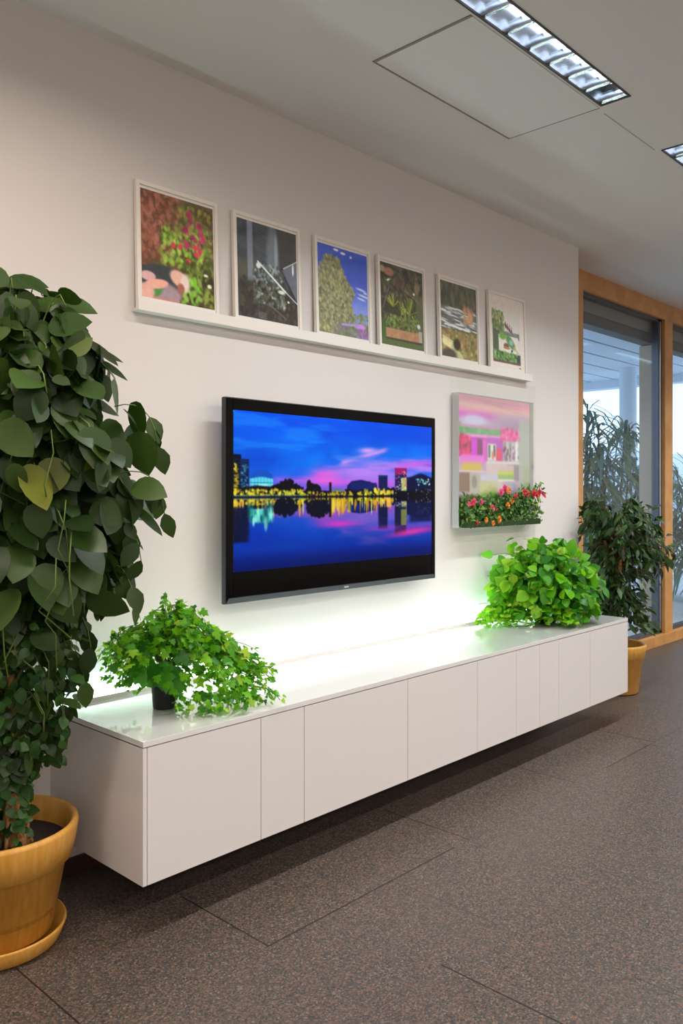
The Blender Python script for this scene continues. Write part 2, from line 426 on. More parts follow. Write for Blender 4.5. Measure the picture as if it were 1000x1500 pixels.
# exterior
struct('ground', MB().box(-6, 60, WY+.09, 50, -.12, -.02), 'out_ground')
mb = MB()
y = .55
while y < 6.2:
    mb.box(5.2, 12.5, y, y+.40, 3.10, 3.14); y += .44
struct('trim_31', mb, 'out_slat', 'white slatted soffit outside the windows')
struct('trim_32', MB().box(5.1, 12.6, .5, 6.3, 3.19, 3.25), 'out_dark', 'dark void above the outdoor slats')
struct('trim_33', MB().box(12.5, 12.75, .5, 6.3, 2.98, 3.25), 'out_white', 'white edge beam of the outdoor soffit')
for i, (x, y) in enumerate([(11.45, 2.5), (12.5, 5.9)]):
    struct('trim_%d' % (35+i), MB().lathe([(.12,0),(.12,3.1)], (x, y, 0), 24), 'out_white', 'round white outdoor column')
bld = thing('building', (21, 12.2, 0), 'pale building facade beyond the terrace, seen through the glass', 'building')
mb = MB().box(9, 44, 12.2, 13.2, -.02, 3.0); mb.build('wall', 'out_white', bld)
m = M['out_pane'] = mat('outdoor_pane', (120,150,176), .15)
for k in range(8):
    x = 14+k*3.2; MB().box(x, x+1.6, 12.15, 12.21, .5, 2.4).build('window', 'out_pane', bld)

# ------------------------------------------------------------------ cabinets
CX0, CX1, CD, CT, CB = 1.379, 4.680, .569, .5987, .1657
edges = [1.379, 1.842, 2.045, 2.63, 3.129, 3.457, 3.674, 3.865, 4.21, 4.68]
clabels = ['white wall-hung cabinet at the near left end, beside the large potted tree',
 'narrow white wall-hung cabinet, second from the left end', 'widest white cabinet under the left half of the television',
 'white cabinet under the right half of the television, fourth from the left end', 'white cabinet just right of the television, fifth from the left end',
 'narrow white cabinet, sixth from the left end', 'narrow white cabinet, seventh from the left end, third from the right',
 'white cabinet under the far leafy plant, second from the right end', 'white wall-hung cabinet at the far right end, beside the ochre pot']
for i in range(9):
    a, b = edges[i], edges[i+1]
    t = thing('wall_cabinet', ((a+b)/2, -CD/2, CB), clabels[i], 'cabinet', 'white wall-hung cabinets')
    la = a+.0; 
    body = MB().box(a+.0004, b-.0004, -CD+.019, -.0005, CB+.0005, CT-.0205)
    body.build('body', 'lacquer', t)
    if i == 0:
        MB().box(a-.0002, a+.0135, -CD-.0, -.0005, CB, CT-.0205, .0008).build('end_panel', 'lacquer', t); la = a+.0155
    lb = b
    if i == 8:
        MB().box(b-.0135, b+.0002, -CD, -.0005, CB, CT-.0205, .0008).build('end_panel', 'lacquer', t); lb = b-.0155
    gp = .0012
    MB().box(la+(gp if i else 0), lb-(gp if i < 8 else 0), -CD, -CD+.018, CB, CT-.0205, .0008).build('door', 'lacquer', t)
    MB().box(a+.0006, b-.0006, -CD+.0185, -CD+.0187, CB+.002, CT-.021).build('shadow_gap', 'seam', t)
GAP = .035
o = MB().box(CX0-.0005, CX1+.0005, -CD-.001, -GAP, CT-.0175, CT, .0008).build('worktop', 'lacquer_top', loc=(3.03, -.28, CT-.0175))
tag(o, 'long glossy white top running over all the wall-hung cabinets', 'worktop')
t = thing('light_strip', (3.03, -.016, CT-.012), 'glowing cool white light strip hidden in the gap behind the cabinet top', 'light strip')
MB().box(CX0+.05, CX1-.05, -GAP+.0005, -GAP+.0035, CT-.02, CT+.014).build('profile', 'ledge', t)
MB().box(CX0+.06, CX1-.06, -.027, -.013, CT-.010, CT-.006).build('emitter', 'led', t)

# ------------------------------------------------------------------ television
TX0, TX1, TZ0, TZ1 = 2.064, 3.4315, .8955, 1.7188
t = thing('television', ((TX0+TX1)/2, 0, 1.3), 'large black wall-mounted television showing a blue and pink city skyline at dusk', 'television')
MB().box(TX0+.06, TX1-.06, -.094, -.040, TZ0+.05, TZ1-.05, .006).build('back_shell', 'darkplastic', t)
MB().box(2.45, 3.05, -.041, -.0005, 1.12, 1.5, .004).build('wall_bracket', 'darkplastic', t)
f = MB(); bw = .054
f.box(TX0, 2.104, -.1, -.075, TZ0, TZ1, .003); f.box(3.406, TX1, -.1, -.075, TZ0, TZ1, .003)
f.box(2.10, 3.41, -.1, -.075, 1.672, TZ1, .003); f.build('bezel', 'tvblack', t)
MB().box(2.104, 3.406, -.0985, -.08, TZ0+.01, 1.0195).build('screen_lower', 'tvblack', t, 'black unlit band below the picture')
e = MB(); 
vs = [(TX0,-.1005,TZ0),(TX1,-.1005,TZ0),(TX0+.012,-.1045,TZ0+.022),(TX1-.012,-.1045,TZ0+.022),(TX0,-.08,TZ0-.002),(TX1,-.08,TZ0-.002),(TX0+.012,-.09,TZ0+.024),(TX1-.012,-.09,TZ0+.024)]
e.add(vs, [(0,1,3,2),(4,5,1,0),(2,3,7,6),(4,6,7,5),(0,2,6,4),(1,5,7,3)]); bt_ = e.build('bottom_trim', 'tvsilver', t, 'grey metallic bottom edge')
s = MB().box(TX0-.003, TX0+.001, -.101, -.077, TZ0, TZ1, .001).box(TX0, TX1, -.1, -.077, TZ1-.0005, TZ1+.003).box(TX1-.001, TX1+.003, -.101, -.077, TZ0, TZ1, .001)
s.build('side_trim', 'tvbronze', t, 'slate grey outer edge')
child(MB().box(2.745, 2.775, -.1055, -.1035, TZ0+.008, TZ0+.015), 'emblem', 'groove_light', bt_)

P = Paint(460, 232); U, V = P.U, P.V
hz = .54
P.I[:] = np.array((0,84,240)); P.mix(sst(.0, .3, V)*.9, (0,124,250)); P.mix((1-sst(0,.5,U))*.45*sst(.1,.4,V), (0,64,200)); nz = P.n(6,5); P.mix(sst(.4,.75,nz)*.5, (0,62,205)); P.mix(sst(.55,.3,nz)*sst(.1,.3,V)*.0, (40,150,255))
n1 = P.n(5, 6); n2 = P.n(7, 12)
P.mix(sst(.25,.5,V)*sst(.35,.7,n2)*sst(.05,.5,U), (150,120,240))
P.mix(sst(.36,.52,V)*.75, (160,80,220))
P.mix(np.exp(-((U-.41)/.07)**2-((V-.40)/.05)**2), (255,80,210)); P.mix(np.exp(-((U-.5)/.3)**2-((V-.43)/.035)**2)*.6, (250,90,220))
P.mix(np.exp(-((U-.88)/.2)**2-((V-.31+.12*(U-.8))/.04)**2)*.85, (240,80,220)); P.mix(np.exp(-((U-.62)/.2)**2-((V-.37)/.025)**2)*.5, (250,120,235))
band = np.exp(-(((V-(.31-.45*(U-.47)))/.02)**2))*sst(.46,.5,U)*(1-sst(.70,.76,U)); P.mix(band*.85*(.5+n1), (210,150,240))
band = np.exp(-(((V-(.21-.1*(U-.6)))/.022)**2))*np.exp(-((U-.62)/.05)**2); P.mix(band, (215,160,245))
band = np.exp(-(((V-(.27+.1*(U-.55)))/.02)**2))*np.exp(-((U-.59)/.07)**2); P.mix(band*.8, (20,90,210))
P.mix((1-sst(.0,.2,V))*.4, (0,80,240)); P.mix(np.exp(-((U-.1)/.13)**2-((V-.3)/.08)**2)*.5, (0,50,190))
nw = P.n(3.5, 15, 4); nv = P.n(2.5, 11, 4)
P.mix(np.exp(-((V-.33+.08*(U-.7))/.09)**2)*sst(.3,.6,U)*sst(.46,.66,nw)*.9, (186,130,240))
P.mix(np.exp(-((V-.38+.06*(U-.7))/.06)**2)*sst(.2,.5,U)*sst(.5,.68,nv)*.8, (250,110,225))
P.mix(np.exp(-((V-.41)/.035)**2)*sst(.1,.25,U)*(1-sst(.4,.5,U))*sst(.4,.6,nw)*.8, (200,100,225))
P.mix(sst(.52,.7,nv)*(1-sst(.25,.4,V))*.35, (0,70,215)); P.mix(sst(.54,.7,nw)*(1-sst(.2,.35,V))*.45, (30,150,255))
sky = P.I.copy()
# skyline
def sil(u0, u1, base, amp, seed, c, fu=14):
    nn = vnoise(1, P.w, fu, 1, seed)[0][None, :]; top = base-amp*nn
    k = sst(top-.006, top+.006, V)*(U > u0)*(U < u1)*(V < hz); P.mix(k, c)
P.rect(-.01,.272,.03,.54,(4,10,30)); P.rect(.03,.30,.062,.54,(6,24,70))
for k in range(9): P.line(.0,.30+.02*k,.06,.315+.018*k,.002,(30,90,140),.5)
P.blobs(46,(0,.33,.02,.5),(.002,.006),[(240,210,50),(200,160,40),(120,110,30)],.9,71); P.blobs(40,(.03,.33,.06,.5),(.0015,.004),[(40,120,150),(90,180,190)],.8,72)
P.ell(.113,.425,.05,.062,(10,80,190),1,.08); P.rect(.066,.42,.162,.50,(120,230,240)); P.ell(.113,.44,.044,.03,(90,215,235),.9,.2)
for k in range(7): P.rect(.07+k*.0135,.41,.072+k*.0135,.50,(20,110,150),.7,.001)
P.rect(.066,.445,.162,.45,(10,100,150),.8,.002); P.rect(.1,.455,.14,.49,(190,255,250),.8)
sil(0,.30,.48,.02,3,(14,14,28),22)
def tree(u, v, ru, rv, seed, c=(5,6,14), n=70):
    r_ = random.Random(seed)
    for _ in range(n):
        a = r_.uniform(0, 2*pi); q = r_.random()**.5; z = r_.uniform(.004,.010)
        P.ell(u+ru*q*math.cos(a), v+rv*q*math.sin(a), z, z*2, c, .95, .3)
tree(.225,.475,.032,.045,1); tree(.262,.495,.02,.03,2); tree(.185,.495,.03,.03,3); tree(.327,.485,.010,.045,4,n=30); tree(.345,.49,.03,.028,5); tree(.59,.49,.07,.05,6,(8,14,44),120); tree(.9,.5,.06,.035,7); tree(.77,.505,.05,.02,8)

sil(.29,.43,.505,.02,8,(10,10,24),18)
P.ell(.465,.50,.036,.018,(90,110,150),1,.2); P.rect(.432,.50,.5,.53,(150,150,40),.9); P.rect(.421,.44,.432,.56,(4,6,16))
sil(.51,.672,.47,.05,9,(8,20,80),24); P.rect(.53,.44,.669,.5,(10,30,110),.85); sil(.5,.68,.51,.03,11,(6,10,30),30)
P.rect(.68,.385,.731,.53,(10,24,80)); P.rect(.68,.385,.731,.395,(20,50,120))
P.rect(.774,.33,.843,.53,(20,30,90)); P.rect(.774,.325,.843,.375,(200,20,110),.75); P.rect(.812,.40,.843,.50,(190,200,110),.9); P.blobs(40,(.78,.35,.843,.5),(.002,.004),[(250,230,160),(255,90,120)],.9,3)
hill = .40-.035*np.exp(-((U-.93)/.05)**2); P.mix(sst(hill-.01,hill+.01,V)*(U>.845)*(V<hz), (4,12,60)); P.blobs(26,(.9,.41,.985,.455),(.002,.005),[(120,240,220),(220,250,230)],.9,5)
P.rect(.0,.505,1,hz,(6,8,20),.85); sil(.66,1,.51,.03,15,(4,6,20),20)
P.blobs(230,(0,.49,.30,.535),(.002,.006),[(250,210,40),(240,190,60),(220,230,60),(120,120,20)],.9,1,0)
P.blobs(110,(.28,.505,.75,.535),(.002,.006),[(230,220,40),(250,180,50),(180,200,40)],.8,2,0)
P.blobs(16,(.60,.49,.76,.53),(.004,.010),[(250,240,60),(255,200,60)],.95,12,0)
P.blobs(20,(.75,.48,1,.53),(.002,.004),[(230,190,120),(120,160,220)],.8,22,0)
P.rect(0,.525,.30,.538,(60,110,150),.6,.004)
# reflection
top = P.I.copy(); hi = int(hz*P.h); rip = (P.n(2, 60, 3)-.5)*.03
for r in range(hi, P.h):
    v = r/(P.h-1); sv = hz-(v-hz)*.98
    sr = np.clip(((sv+rip[r]*.6*min(1,(v-hz)*6))*(P.h-1)).astype(int), 0, hi-1)
    P.I[r] = top[sr, np.arange(P.w)]
P.mix((V > hz)*sst(hz, hz+.08, V)*.25, (0,20,90)); P.mix((V > hz)*sst(.70, 1, V)*.78, (0,22,110)); P.mix((V > hz)*sst(.60, .8, V)*.4, (0,40,170))
P.mix((V > hz)*sst(.86, 1.0, V)*.5, (0,6,50))
r = random.Random(4)
for _ in range(120):
    u = r.choice([r.uniform(0,.4), r.uniform(.42,.5), r.uniform(.5,.76)]); l = r.uniform(.03,.12)
    P.ell(u, hz+.015+l/2, r.uniform(.002,.005), l/2, r.choice([(240,200,40),(250,150,40),(230,230,90),(190,140,20)]), r.uniform(.4,.9))
P.rect(.725,.55,.75,.62,(250,190,70),.9,.01); P.rect(.512,.55,.53,.65,(220,200,40),.7,.008)
P.rect(.07,.62,.16,.70,(90,230,200),.75,.012); P.blobs(30,(.06,.6,.165,.72),(.003,.008),[(20,120,110),(160,255,230),(10,60,100)],.8,41,0,3)
for (a,b,c,d) in [(.165,.27,.56,.67),(.315,.42,.57,.68)]: tree((a+b)/2,(c+d)/2-.01,(b-a)/2,(d-c)/2,int(a*999),(4,8,30),130)
P.rect(.42,.55,.432,.68,(4,6,26),.95); P.rect(-.01,.6,.06,.82,(3,12,50),.9,.012)
P.rect(.68,.62,.731,.78,(6,16,60),.9,.006); P.rect(.774,.62,.84,.83,(10,20,50),.85,.006); P.rect(.81,.64,.843,.76,(150,160,70),.7); P.rect(.86,.60,1,.74,(4,14,60),.8,.015)
P.mix(np.exp(-((U-.47)/.09)**2-((V-.73)/.022)**2)*.85, (230,50,190)); P.mix(np.exp(-((U-.72)/.12)**2-((V-.775)/.018)**2)*.5, (190,50,190)); P.mix(np.exp(-((U-.87)/.14)**2-((V-.81+.15*(U-.9))/.026)**2)*.85, (240,50,170))
P.rect(0,hz-.008,1,hz+.006,(4,8,30),.9,.003)
canvas('screen', P, M['screen'], (2.104,-.0995,1.672), (1.302,0,0), (0,0,-.652), t, label='lit screen with a dusk city skyline mirrored in water')

# ------------------------------------------------------------------ picture ledge and framed photographs
t = thing('picture_ledge', (3.05, 0, 2.0), 'long narrow white ledge carrying the six framed photographs', 'shelf')
MB().box(1.70, 4.495, -.042, -.0005, 2.018, 2.028, .001).build('shelf_board', 'ledge', t)
MB().box(1.70, 4.495, -.046, -.0415, 2.018, 2.060, .001).build('front_lip', 'ledge', t)

def prints():
    G = [(70,110,30),(110,150,50),(150,180,70),(50,70,24),(90,60,40)]
    W, Hh = 150, 186
    out = []
    # 1 flowers with a hand
    P = Paint(W, Hh, (96,62,44)); n = P.n(14,18); P.mix(sst(.45,.65,n), (150,96,76)); P.mix(sst(.3,.6,P.U+.3*P.V)*.6, (70,78,40))
    P.blobs(260,(0,0,.5,.65),(.01,.03),[(150,84,66),(170,110,90),(90,60,44),(120,64,50)],.7,1,None,1.4)
    P.blobs(230,(.25,.25,.95,.75),(.012,.035),G,.85,2,None,1.6); P.blobs(60,(.3,.3,.85,.7),(.012,.03),[(140,190,60),(170,200,80)],.9,3,None,1.8)
    P.blobs(160,(.5,.05,1,.5),(.012,.03),[(150,150,70),(100,130,50),(130,90,70)],.8,4)
    P.blobs(34,(.55,.08,.85,.45),(.015,.035),[(170,40,90),(190,50,100),(150,30,80)],.9,5,None,1.1)
    for (u, v) in [(.43,.46),(.52,.46),(.73,.43),(.80,.46),(.63,.58),(.75,.50)]: P.ell(u, v, .028, .028, (210,50,80))
    P.blobs(200,(.55,.6,1,1),(.012,.04),[(60,60,30),(90,110,40),(130,150,60),(50,40,30)],.85,6,None,1.6); P.blobs(30,(.55,.75,.8,1),(.015,.035),[(110,180,50),(150,200,80)],.9,7,None,2)
    P.rect(-.1,.9,.5,1.1,(140,120,125)); P.ell(.28,.80,.36,.13,(52,58,62),1,.12); P.ell(.3,.93,.22,.09,(150,130,140)); P.ell(.15,.93,.14,.07,(70,130,60),1,.3,-.5); P.rect(.0,.98,.5,1,(180,120,115))
    P.ell(.08,.80,.10,.045,(205,160,160),1,.15); P.ell(.19,.86,.16,.045,(222,160,145),1,.15,-.15); P.ell(.04,.95,.12,.08,(215,160,150),1,.2)
    P.ell(.50,.77,.13,.075,(215,170,150),1,.2,.3); P.ell(.58,.80,.06,.09,(225,200,195),.9,.3); P.ell(.52,.86,.05,.05,(150,90,70)); P.ell(.88,.68,.03,.012,(255,255,250)); P.ell(.93,.78,.03,.02,(230,230,190))
    out.append((P, 'white framed photograph of red flowers and a hand, leftmost on the ledge'))
    # 2 dark glass structure
    P = Paint(W, Hh, (62,66,72)); n = P.n(10,14); P.mix(sst(.4,.7,n)*.4, (84,90,96)); P.rect(0,.42,.3,.7,(86,84,64),.7,.05); P.rect(.16,-.1,.25,.62,(120,130,145),.9,.01)
    for k in range(9): P.line(.28,.02+.03*k,.5,.06+.03*k,.003,(100,106,112),.6)
    P.rect(.62,-.1,1,.45,(58,54,54),.6,.08); P.ell(.58,.32,.10,.32,(110,122,132),.85,.4); P.ell(.64,.28,.03,.22,(160,170,180),.6); P.rect(.0,.62,1,1,(52,48,44),.9,.08)
    P.blobs(320,(.25,.42,.78,.85),(.010,.03),[(90,100,84),(60,64,56),(130,150,150),(160,180,180),(50,50,44)],.8,11)
    P.blobs(160,(0,.6,1,1),(.012,.04),[(50,48,44),(70,66,58),(40,36,34),(84,80,60)],.7,12)
    P.line(.33,.40,.80,.66,.011,(215,235,245)); P.ell(.34,.44,.04,.03,(225,240,250)); P.line(.74,.42,1.0,.30,.006,(190,205,215)); P.line(.74,.42,1.0,.78,.022,(42,48,58))
    T = ((P.V > .43-.5*(P.U-.74)*.9)*(P.V < .43+1.2*(P.U-.74)))*(P.U > .74); P.mix(T*.7, (110,116,132)); P.ell(.93,.40,.015,.06,(240,245,255)); P.line(.8,.66,1,.76,.006,(200,210,215)); P.ell(.72,.67,.06,.02,(200,215,190)); P.ell(.84,.76,.018,.012,(250,250,230))
    for k in range(6): P.line(.32,.92-.0*k+.012*k,.46,.93+.012*k,.003,(150,160,150),.5)
    P.line(.5,.82,.8,.95,.006,(110,110,96),.8)
    out.append((P, 'white framed dark photograph of a glass and steel structure, second on the ledge'))
    # 3 tree, blue sky
    P = Paint(W, Hh, (62,86,190)); P.mix(sst(.3,.75,P.V), (120,140,216)); 
    prof = np.interp(P.V, [0,.07,.12,.3,.42,.48,.62,.7,1], [-.4,-.2,.14,.26,.40,.46,.38,.42,.44])
    k = (np.abs(P.U-.27) < prof-.0+.05*(P.n(20,26)-.5))*(P.V > .07); P.mix(sst(0,1,k.astype(float)), (120,124,92))
    kf = lambda u, v: abs(u-.27) < np.interp(v, [0,.07,.12,.3,.42,.48,.62,.7,1], [-.4,-.1,.14,.26,.40,.46,.38,.42,.44]) and v > .08
    P.blobs(1300,(0,.06,.8,1),(.010,.028),[(150,150,110),(176,172,126),(96,104,80),(120,126,84),(80,90,84),(168,160,110)],.75,21,None,1,kf)
    P.blobs(200,(.6,.72,1,1),(.012,.03),[(110,124,100),(136,140,110),(90,100,76)],.8,22); P.blobs(260,(.3,.84,1,1),(.01,.03),[(84,110,60),(110,130,90),(120,100,130)],.8,23)
    P.ell(.82,.86,.12,.03,(190,130,215)); P.line(.45,.87,.8,.85,.015,(150,140,190)); P.blobs(60,(.78,.9,1,1),(.01,.03),[(160,120,180),(120,90,130)],.9,24)
    for (u, v, a) in [(.36,.03,.05),(.50,.05,.05),(.66,.07,.02)]: P.ell(u, v, a, .014, (250,250,255))
    for (u, v, a) in [(.86,.42,.10),(.92,.49,.12),(.86,.53,.08),(.95,.45,.04)]: P.ell(u, v, a, .012, (190,200,240), .9, .5, .1)
    out.append((P, 'white framed photograph of a tall tree under blue sky, third on the ledge'))
    # 4 yucca garden
    P = Paint(W, Hh, (58,58,46)); n = P.n(12,14); P.mix(sst(.45,.7,n)*.7, (96,90,66)); P.blobs(200,(0,0,1,.4),(.012,.035),[(70,76,54),(110,96,78),(50,60,50),(126,110,90)],.7,31)
    P.ell(.2,.1,.12,.05,(160,110,90)); P.ell(.05,.08,.06,.04,(150,140,100)); P.line(.05,.55,.2,.28,.008,(90,104,110)); P.ell(.42,.22,.1,.06,(90,72,60),.8); P.ell(.85,.22,.06,.08,(120,110,80)); P.rect(.82,.3,1,.8,(100,104,74),.7,.04)
    r = random.Random(3)
    for (cu, cv, n_, l) in [(.28,.42,16,.16),(.47,.50,14,.16),(.66,.48,22,.22),(.6,.62,18,.2),(.35,.68,16,.16),(.82,.66,14,.2)]:
        for _ in range(n_):
            a = r.uniform(-2.9, -.2); P.line(cu, cv+.1, cu+l*math.cos(a)*.9, cv+.1+l*math.sin(a), .007, r.choice([(110,130,50),(150,160,70),(80,100,40),(60,84,40),(170,170,80)]), .85)
    P.blobs(420,(.1,.62,.92,.80),(.010,.026),[(100,130,56),(80,110,50),(130,150,84),(60,70,44),(90,70,60)],.85,32); P.rect(0,.8,1,1,(80,96,56),1,.01); P.rect(.1,.79,.92,.91,(166,126,92),1,.008); P.blobs(16,(.15,.8,.88,.9),(.03,.06),[(180,140,108),(150,112,84)],.6,33); P.rect(.1,.905,.95,.93,(60,58,50),1,.008)
    P.rect(.0,.7,.1,.93,(60,92,50),.9,.02); P.ell(.88,.70,.04,.03,(205,200,220)); P.rect(.88,.76,.96,.9,(170,156,150),.9)
    P.ell(.18,.20,.04,.012,(230,232,230),1,.5,-.3); P.ell(.78,.30,.025,.014,(240,240,250)); P.line(.55,.28,.86,.38,.005,(150,150,150),.7)
    out.append((P, 'white framed photograph of spiky plants behind a timber planter, fourth on the ledge'))
    # 5 water
    P = Paint(W, Hh, (74,74,60)); P.blobs(260,(0,0,1,.36),(.012,.04),[(60,70,48),(90,100,66),(70,64,60),(110,106,96)],.7,41,0,2.6); P.rect(-.1,.33,1,.62,(110,112,112),.9,.03)
    r = random.Random(8)
    for _ in range(90): u = r.uniform(0,.95); v = r.uniform(.33,.62); P.ell(u, v, r.uniform(.03,.12), .008, r.choice([(200,206,214),(240,244,250),(80,88,92),(150,160,164),(226,240,246)]), .85, .5, .08)
    P.line(.1,.57,.8,.60,.013,(226,242,248)); P.rect(-.1,.64,1.1,1.1,(136,122,80),1,.02); P.blobs(420,(0,.63,1,1),(.012,.035),[(120,110,66),(160,146,90),(90,84,56),(150,110,80),(176,168,110),(100,120,60)],.75,42,1.3,1.6)
    P.line(.05,.74,.30,.80,.025,(206,190,140)); P.line(.06,.80,.40,.88,.045,(226,214,160)); P.line(.30,.86,.55,1.0,.05,(180,184,130)); P.ell(.42,.82,.10,.08,(60,52,36)); P.ell(.2,.96,.2,.07,(76,70,66)); P.blobs(40,(.65,.3,.9,.5),(.02,.05),[(180,130,90),(200,160,120)],.6,43,0,1.6)
    out.append((P, 'white framed photograph of rippling water and reeds, fifth on the ledge'))
    # 6 poster
    P = Paint(W, Hh, (214,206,196)); P.rect(.04,.18,.90,.93,(206,204,198),1,.004)
    P.rect(.05,.2,.36,.93,(84,92,76),1,.01); P.blobs(160,(.05,.2,.38,.46),(.015,.04),[(130,160,80),(160,180,110),(100,90,80),(80,120,50),(190,180,160)],.85,51)
    P.rect(.25,.47,.86,.56,(110,124,112),1,.01); P.rect(.22,.53,.82,.77,(216,212,204),1,.006)
    P.ell(.34,.55,.1,.05,(110,160,60)); P.ell(.58,.62,.16,.07,(84,136,84),1,.3,.5); P.ell(.60,.62,.06,.04,(140,176,170)); P.ell(.45,.68,.08,.04,(110,84,70)); P.ell(.46,.71,.10,.02,(170,120,80)); P.ell(.75,.72,.1,.02,(176,176,110),.8,.4,.5); P.ell(.62,.74,.03,.02,(60,70,80))
    P.rect(.05,.78,.88,.93,(70,76,66),1,.01); P.blobs(150,(.08,.78,.78,.9),(.015,.04),[(80,130,60),(120,170,90),(60,90,50),(140,180,120)],.85,52); P.rect(.05,.90,.88,.935,(96,82,78),1,.006)
    for k in range(5): P.line(.42+.05*k,.36+.022*k,.45+.05*k,.41+.02*k,.016,(96,64,60),.9)
    for k in range(4): P.line(.44+.06*k,.33+.02*k,.45+.06*k,.38+.022*k,.008,(96,64,60),.9)
    for k in range(5): P.line(.44+.0*k,.45+.006*k,.8,.49+.008*k,.002,(170,166,160),.5)
    for k in range(3): P.line(.3,.74+.012*k,.55,.765+.012*k,.002,(150,146,140),.5)
    P.ell(.86,.975,.03,.008,(70,66,64))
    out.append((P, 'white framed poster with pale panels and green plants, rightmost on the ledge'))
    return out
fx = [1.705, 2.167, 2.639, 3.075, 3.568, 4.050]
FW, FH, FDp = .380, .483, .018
for i, (P, lab) in enumerate(prints()):
    P.I = np.clip(P.I*(1.10+.12*(P.n(34,40,3)[...,None]-.5))+14, 0, 255)
    w = FW if i < 5 else .40
    lean = math.radians(2.0)
    t = thing('framed_photograph', (fx[i], -.0185, 2.0286), lab, 'framed picture', 'framed photographs on the ledge')
    t['_w'] = 1
    bt = .016
    f = MB()
    f.box(0, bt, -FDp, 0, 0, FH, .001).box(w-bt, w, -FDp, 0, 0, FH, .001).box(bt, w-bt, -FDp, 0, FH-.016, FH, .001).box(bt, w-bt, -FDp, 0, 0, .03, .001)
    fo = f.build('frame_border', 'frame', t)
    MB().box(.004, w-.004, -FDp+.012, -.003, .004, FH-.004).build('backing', 'frame_wood', t)
    mg = MB().box(bt-.001, w-bt+.001, -FDp+.006, -FDp+.0095, .028, FH-.015).build('mount', 'ledge', t)
    canvas('photograph', P, M['print'], (bt+.005, -FDp+.0055, FH-.027), (w-2*bt-.010,0,0), (0,0,-(FH-.027-.046)), t, world=False)
    t.rotation_euler = (-lean, 0, 0)
    del t['_w']

# ------------------------------------------------------------------ clear acrylic display
o = MB().box(3.70, 4.60, -.006, -.0008, 1.06, 1.995, .0008).build('acrylic_sheet', 'acrylic', loc=(4.15,-.004,1.06))
tag(o, 'large thin clear acrylic sheet on the wall behind the picture box', 'acrylic sheet')
AX0, AX1, AZ0, AZ1, AD = 3.712, 4.497, 1.143, 1.885, .054
t = thing('display_case', ((AX0+AX1)/2, -.01, AZ0), 'clear acrylic wall box holding a pink and green picture, right of the television', 'display case')
th = .004
MB().box(AX0, AX1, -AD, -AD+th, AZ0, AZ1, .0006).build('front_sheet', 'acrylic', t)
s = MB(); s.box(AX0, AX0+th, -AD+th, -.0061, AZ0, AZ1).box(AX1-th, AX1, -AD+th, -.0061, AZ0, AZ1).box(AX0+th, AX1-th, -AD+th, -.0061, AZ1-th, AZ1).box(AX0+th, AX1-th, -AD+th, -.0061, AZ0, AZ0+th)
s.build('case_walls', 'acrylic_edge', t)
P = Paint(190, 200, (205,170,200)); P.bl = 3; U, V = P.U, P.V
n = P.n(3,5); P.I[:] = (196,170,200)
P.mix(1-sst(.10,.2,V+.05*U), (214,160,180)); P.mix(np.exp(-((V-.12+.06*U)/.035)**2)*.9, (240,170,190)); P.mix(np.exp(-((V-.07-.03*U)/.02)**2)*.7, (226,200,180)); 
for k in range(3): P.line(.1+.2*k,.02+.02*k,.9,.04+.03*k,.003,(170,130,140),.5)
P.mix(np.exp(-((V-.15)/.03)**2)*(1-sst(.3,.6,U))*.8, (214,90,210)); P.mix(sst(.12,.2,V)*(1-sst(.26,.3,V))*sst(.3,.8,U)*.8, (164,144,176)); P.ell(.2,.19,.16,.045,(206,206,240),.95,.5)
P.rect(-.1,.235,.62,.30,(96,170,110),1,.008); P.blobs(80,(0,.235,.6,.3),(.01,.03),[(120,190,120),(80,150,90),(150,180,160)],.5,61); P.ell(.3,.235,.35,.012,(200,150,190)); P.rect(.1,.295,.62,.32,(240,150,225),1,.006)
P.rect(-.1,.32,.62,.47,(176,40,170),1,.008); P.rect(.0,.34,.16,.46,(110,20,60),1,.01); P.blobs(46,(.0,.31,.14,.46),(.012,.03),[(230,30,120),(250,60,150),(180,20,90),(240,40,110)],.9,62); P.rect(.16,.33,.24,.47,(222,40,226),1,.006); P.rect(.24,.33,.31,.46,(130,40,110),1,.006); P.rect(.31,.33,.37,.5,(226,90,210),1,.006)
P.rect(.02,.455,.33,.53,(236,120,230),1,.01); P.rect(.04,.51,.3,.58,(214,190,110),.9,.02); P.ell(.15,.555,.12,.02,(216,196,60),.9,.6); P.rect(-.1,.575,.35,.59,(235,200,235),1,.004)
P.rect(.37,.31,.60,.50,(190,90,200),.9,.01); P.rect(.38,.36,.50,.49,(224,236,230),1,.006); P.rect(.39,.37,.42,.47,(60,80,70),.8); P.rect(.46,.37,.49,.46,(80,70,70),.8); P.rect(.44,.42,.47,.48,(230,120,120)); P.rect(.5,.4,.58,.49,(236,60,100),1,.008)
P.rect(.6,.24,.86,.33,(226,110,190),.95,.02); P.blobs(70,(.58,.24,.86,.33),(.012,.03),[(230,60,150),(240,110,180),(200,50,120),(250,150,200)],.9,63); P.rect(.6,.33,.84,.50,(186,180,190),1,.01)
for k in range(6): P.rect(.62+.04*k,.34,.63+.04*k,.49,random.choice([(230,236,240),(90,80,90),(240,244,246)]),.8,.004)
P.blobs(24,(.6,.38,.82,.48),(.01,.02),[(110,50,90),(80,70,80),(210,120,170)],.8,64); P.rect(.78,.33,.82,.49,(232,236,240),1,.006); P.rect(.37,.495,.95,.515,(224,224,222),1,.006)
P.rect(.36,.515,.66,.75,(222,200,206),.9,.01); P.rect(.0,.59,.14,.74,(140,116,96),1,.01); P.rect(.14,.59,.28,.76,(190,184,176),1,.01); P.ell(.2,.66,.035,.05,(140,150,130)); P.rect(.28,.6,.52,.655,(206,206,226),1,.01); P.rect(.27,.655,.52,.74,(200,208,156),1,.01)
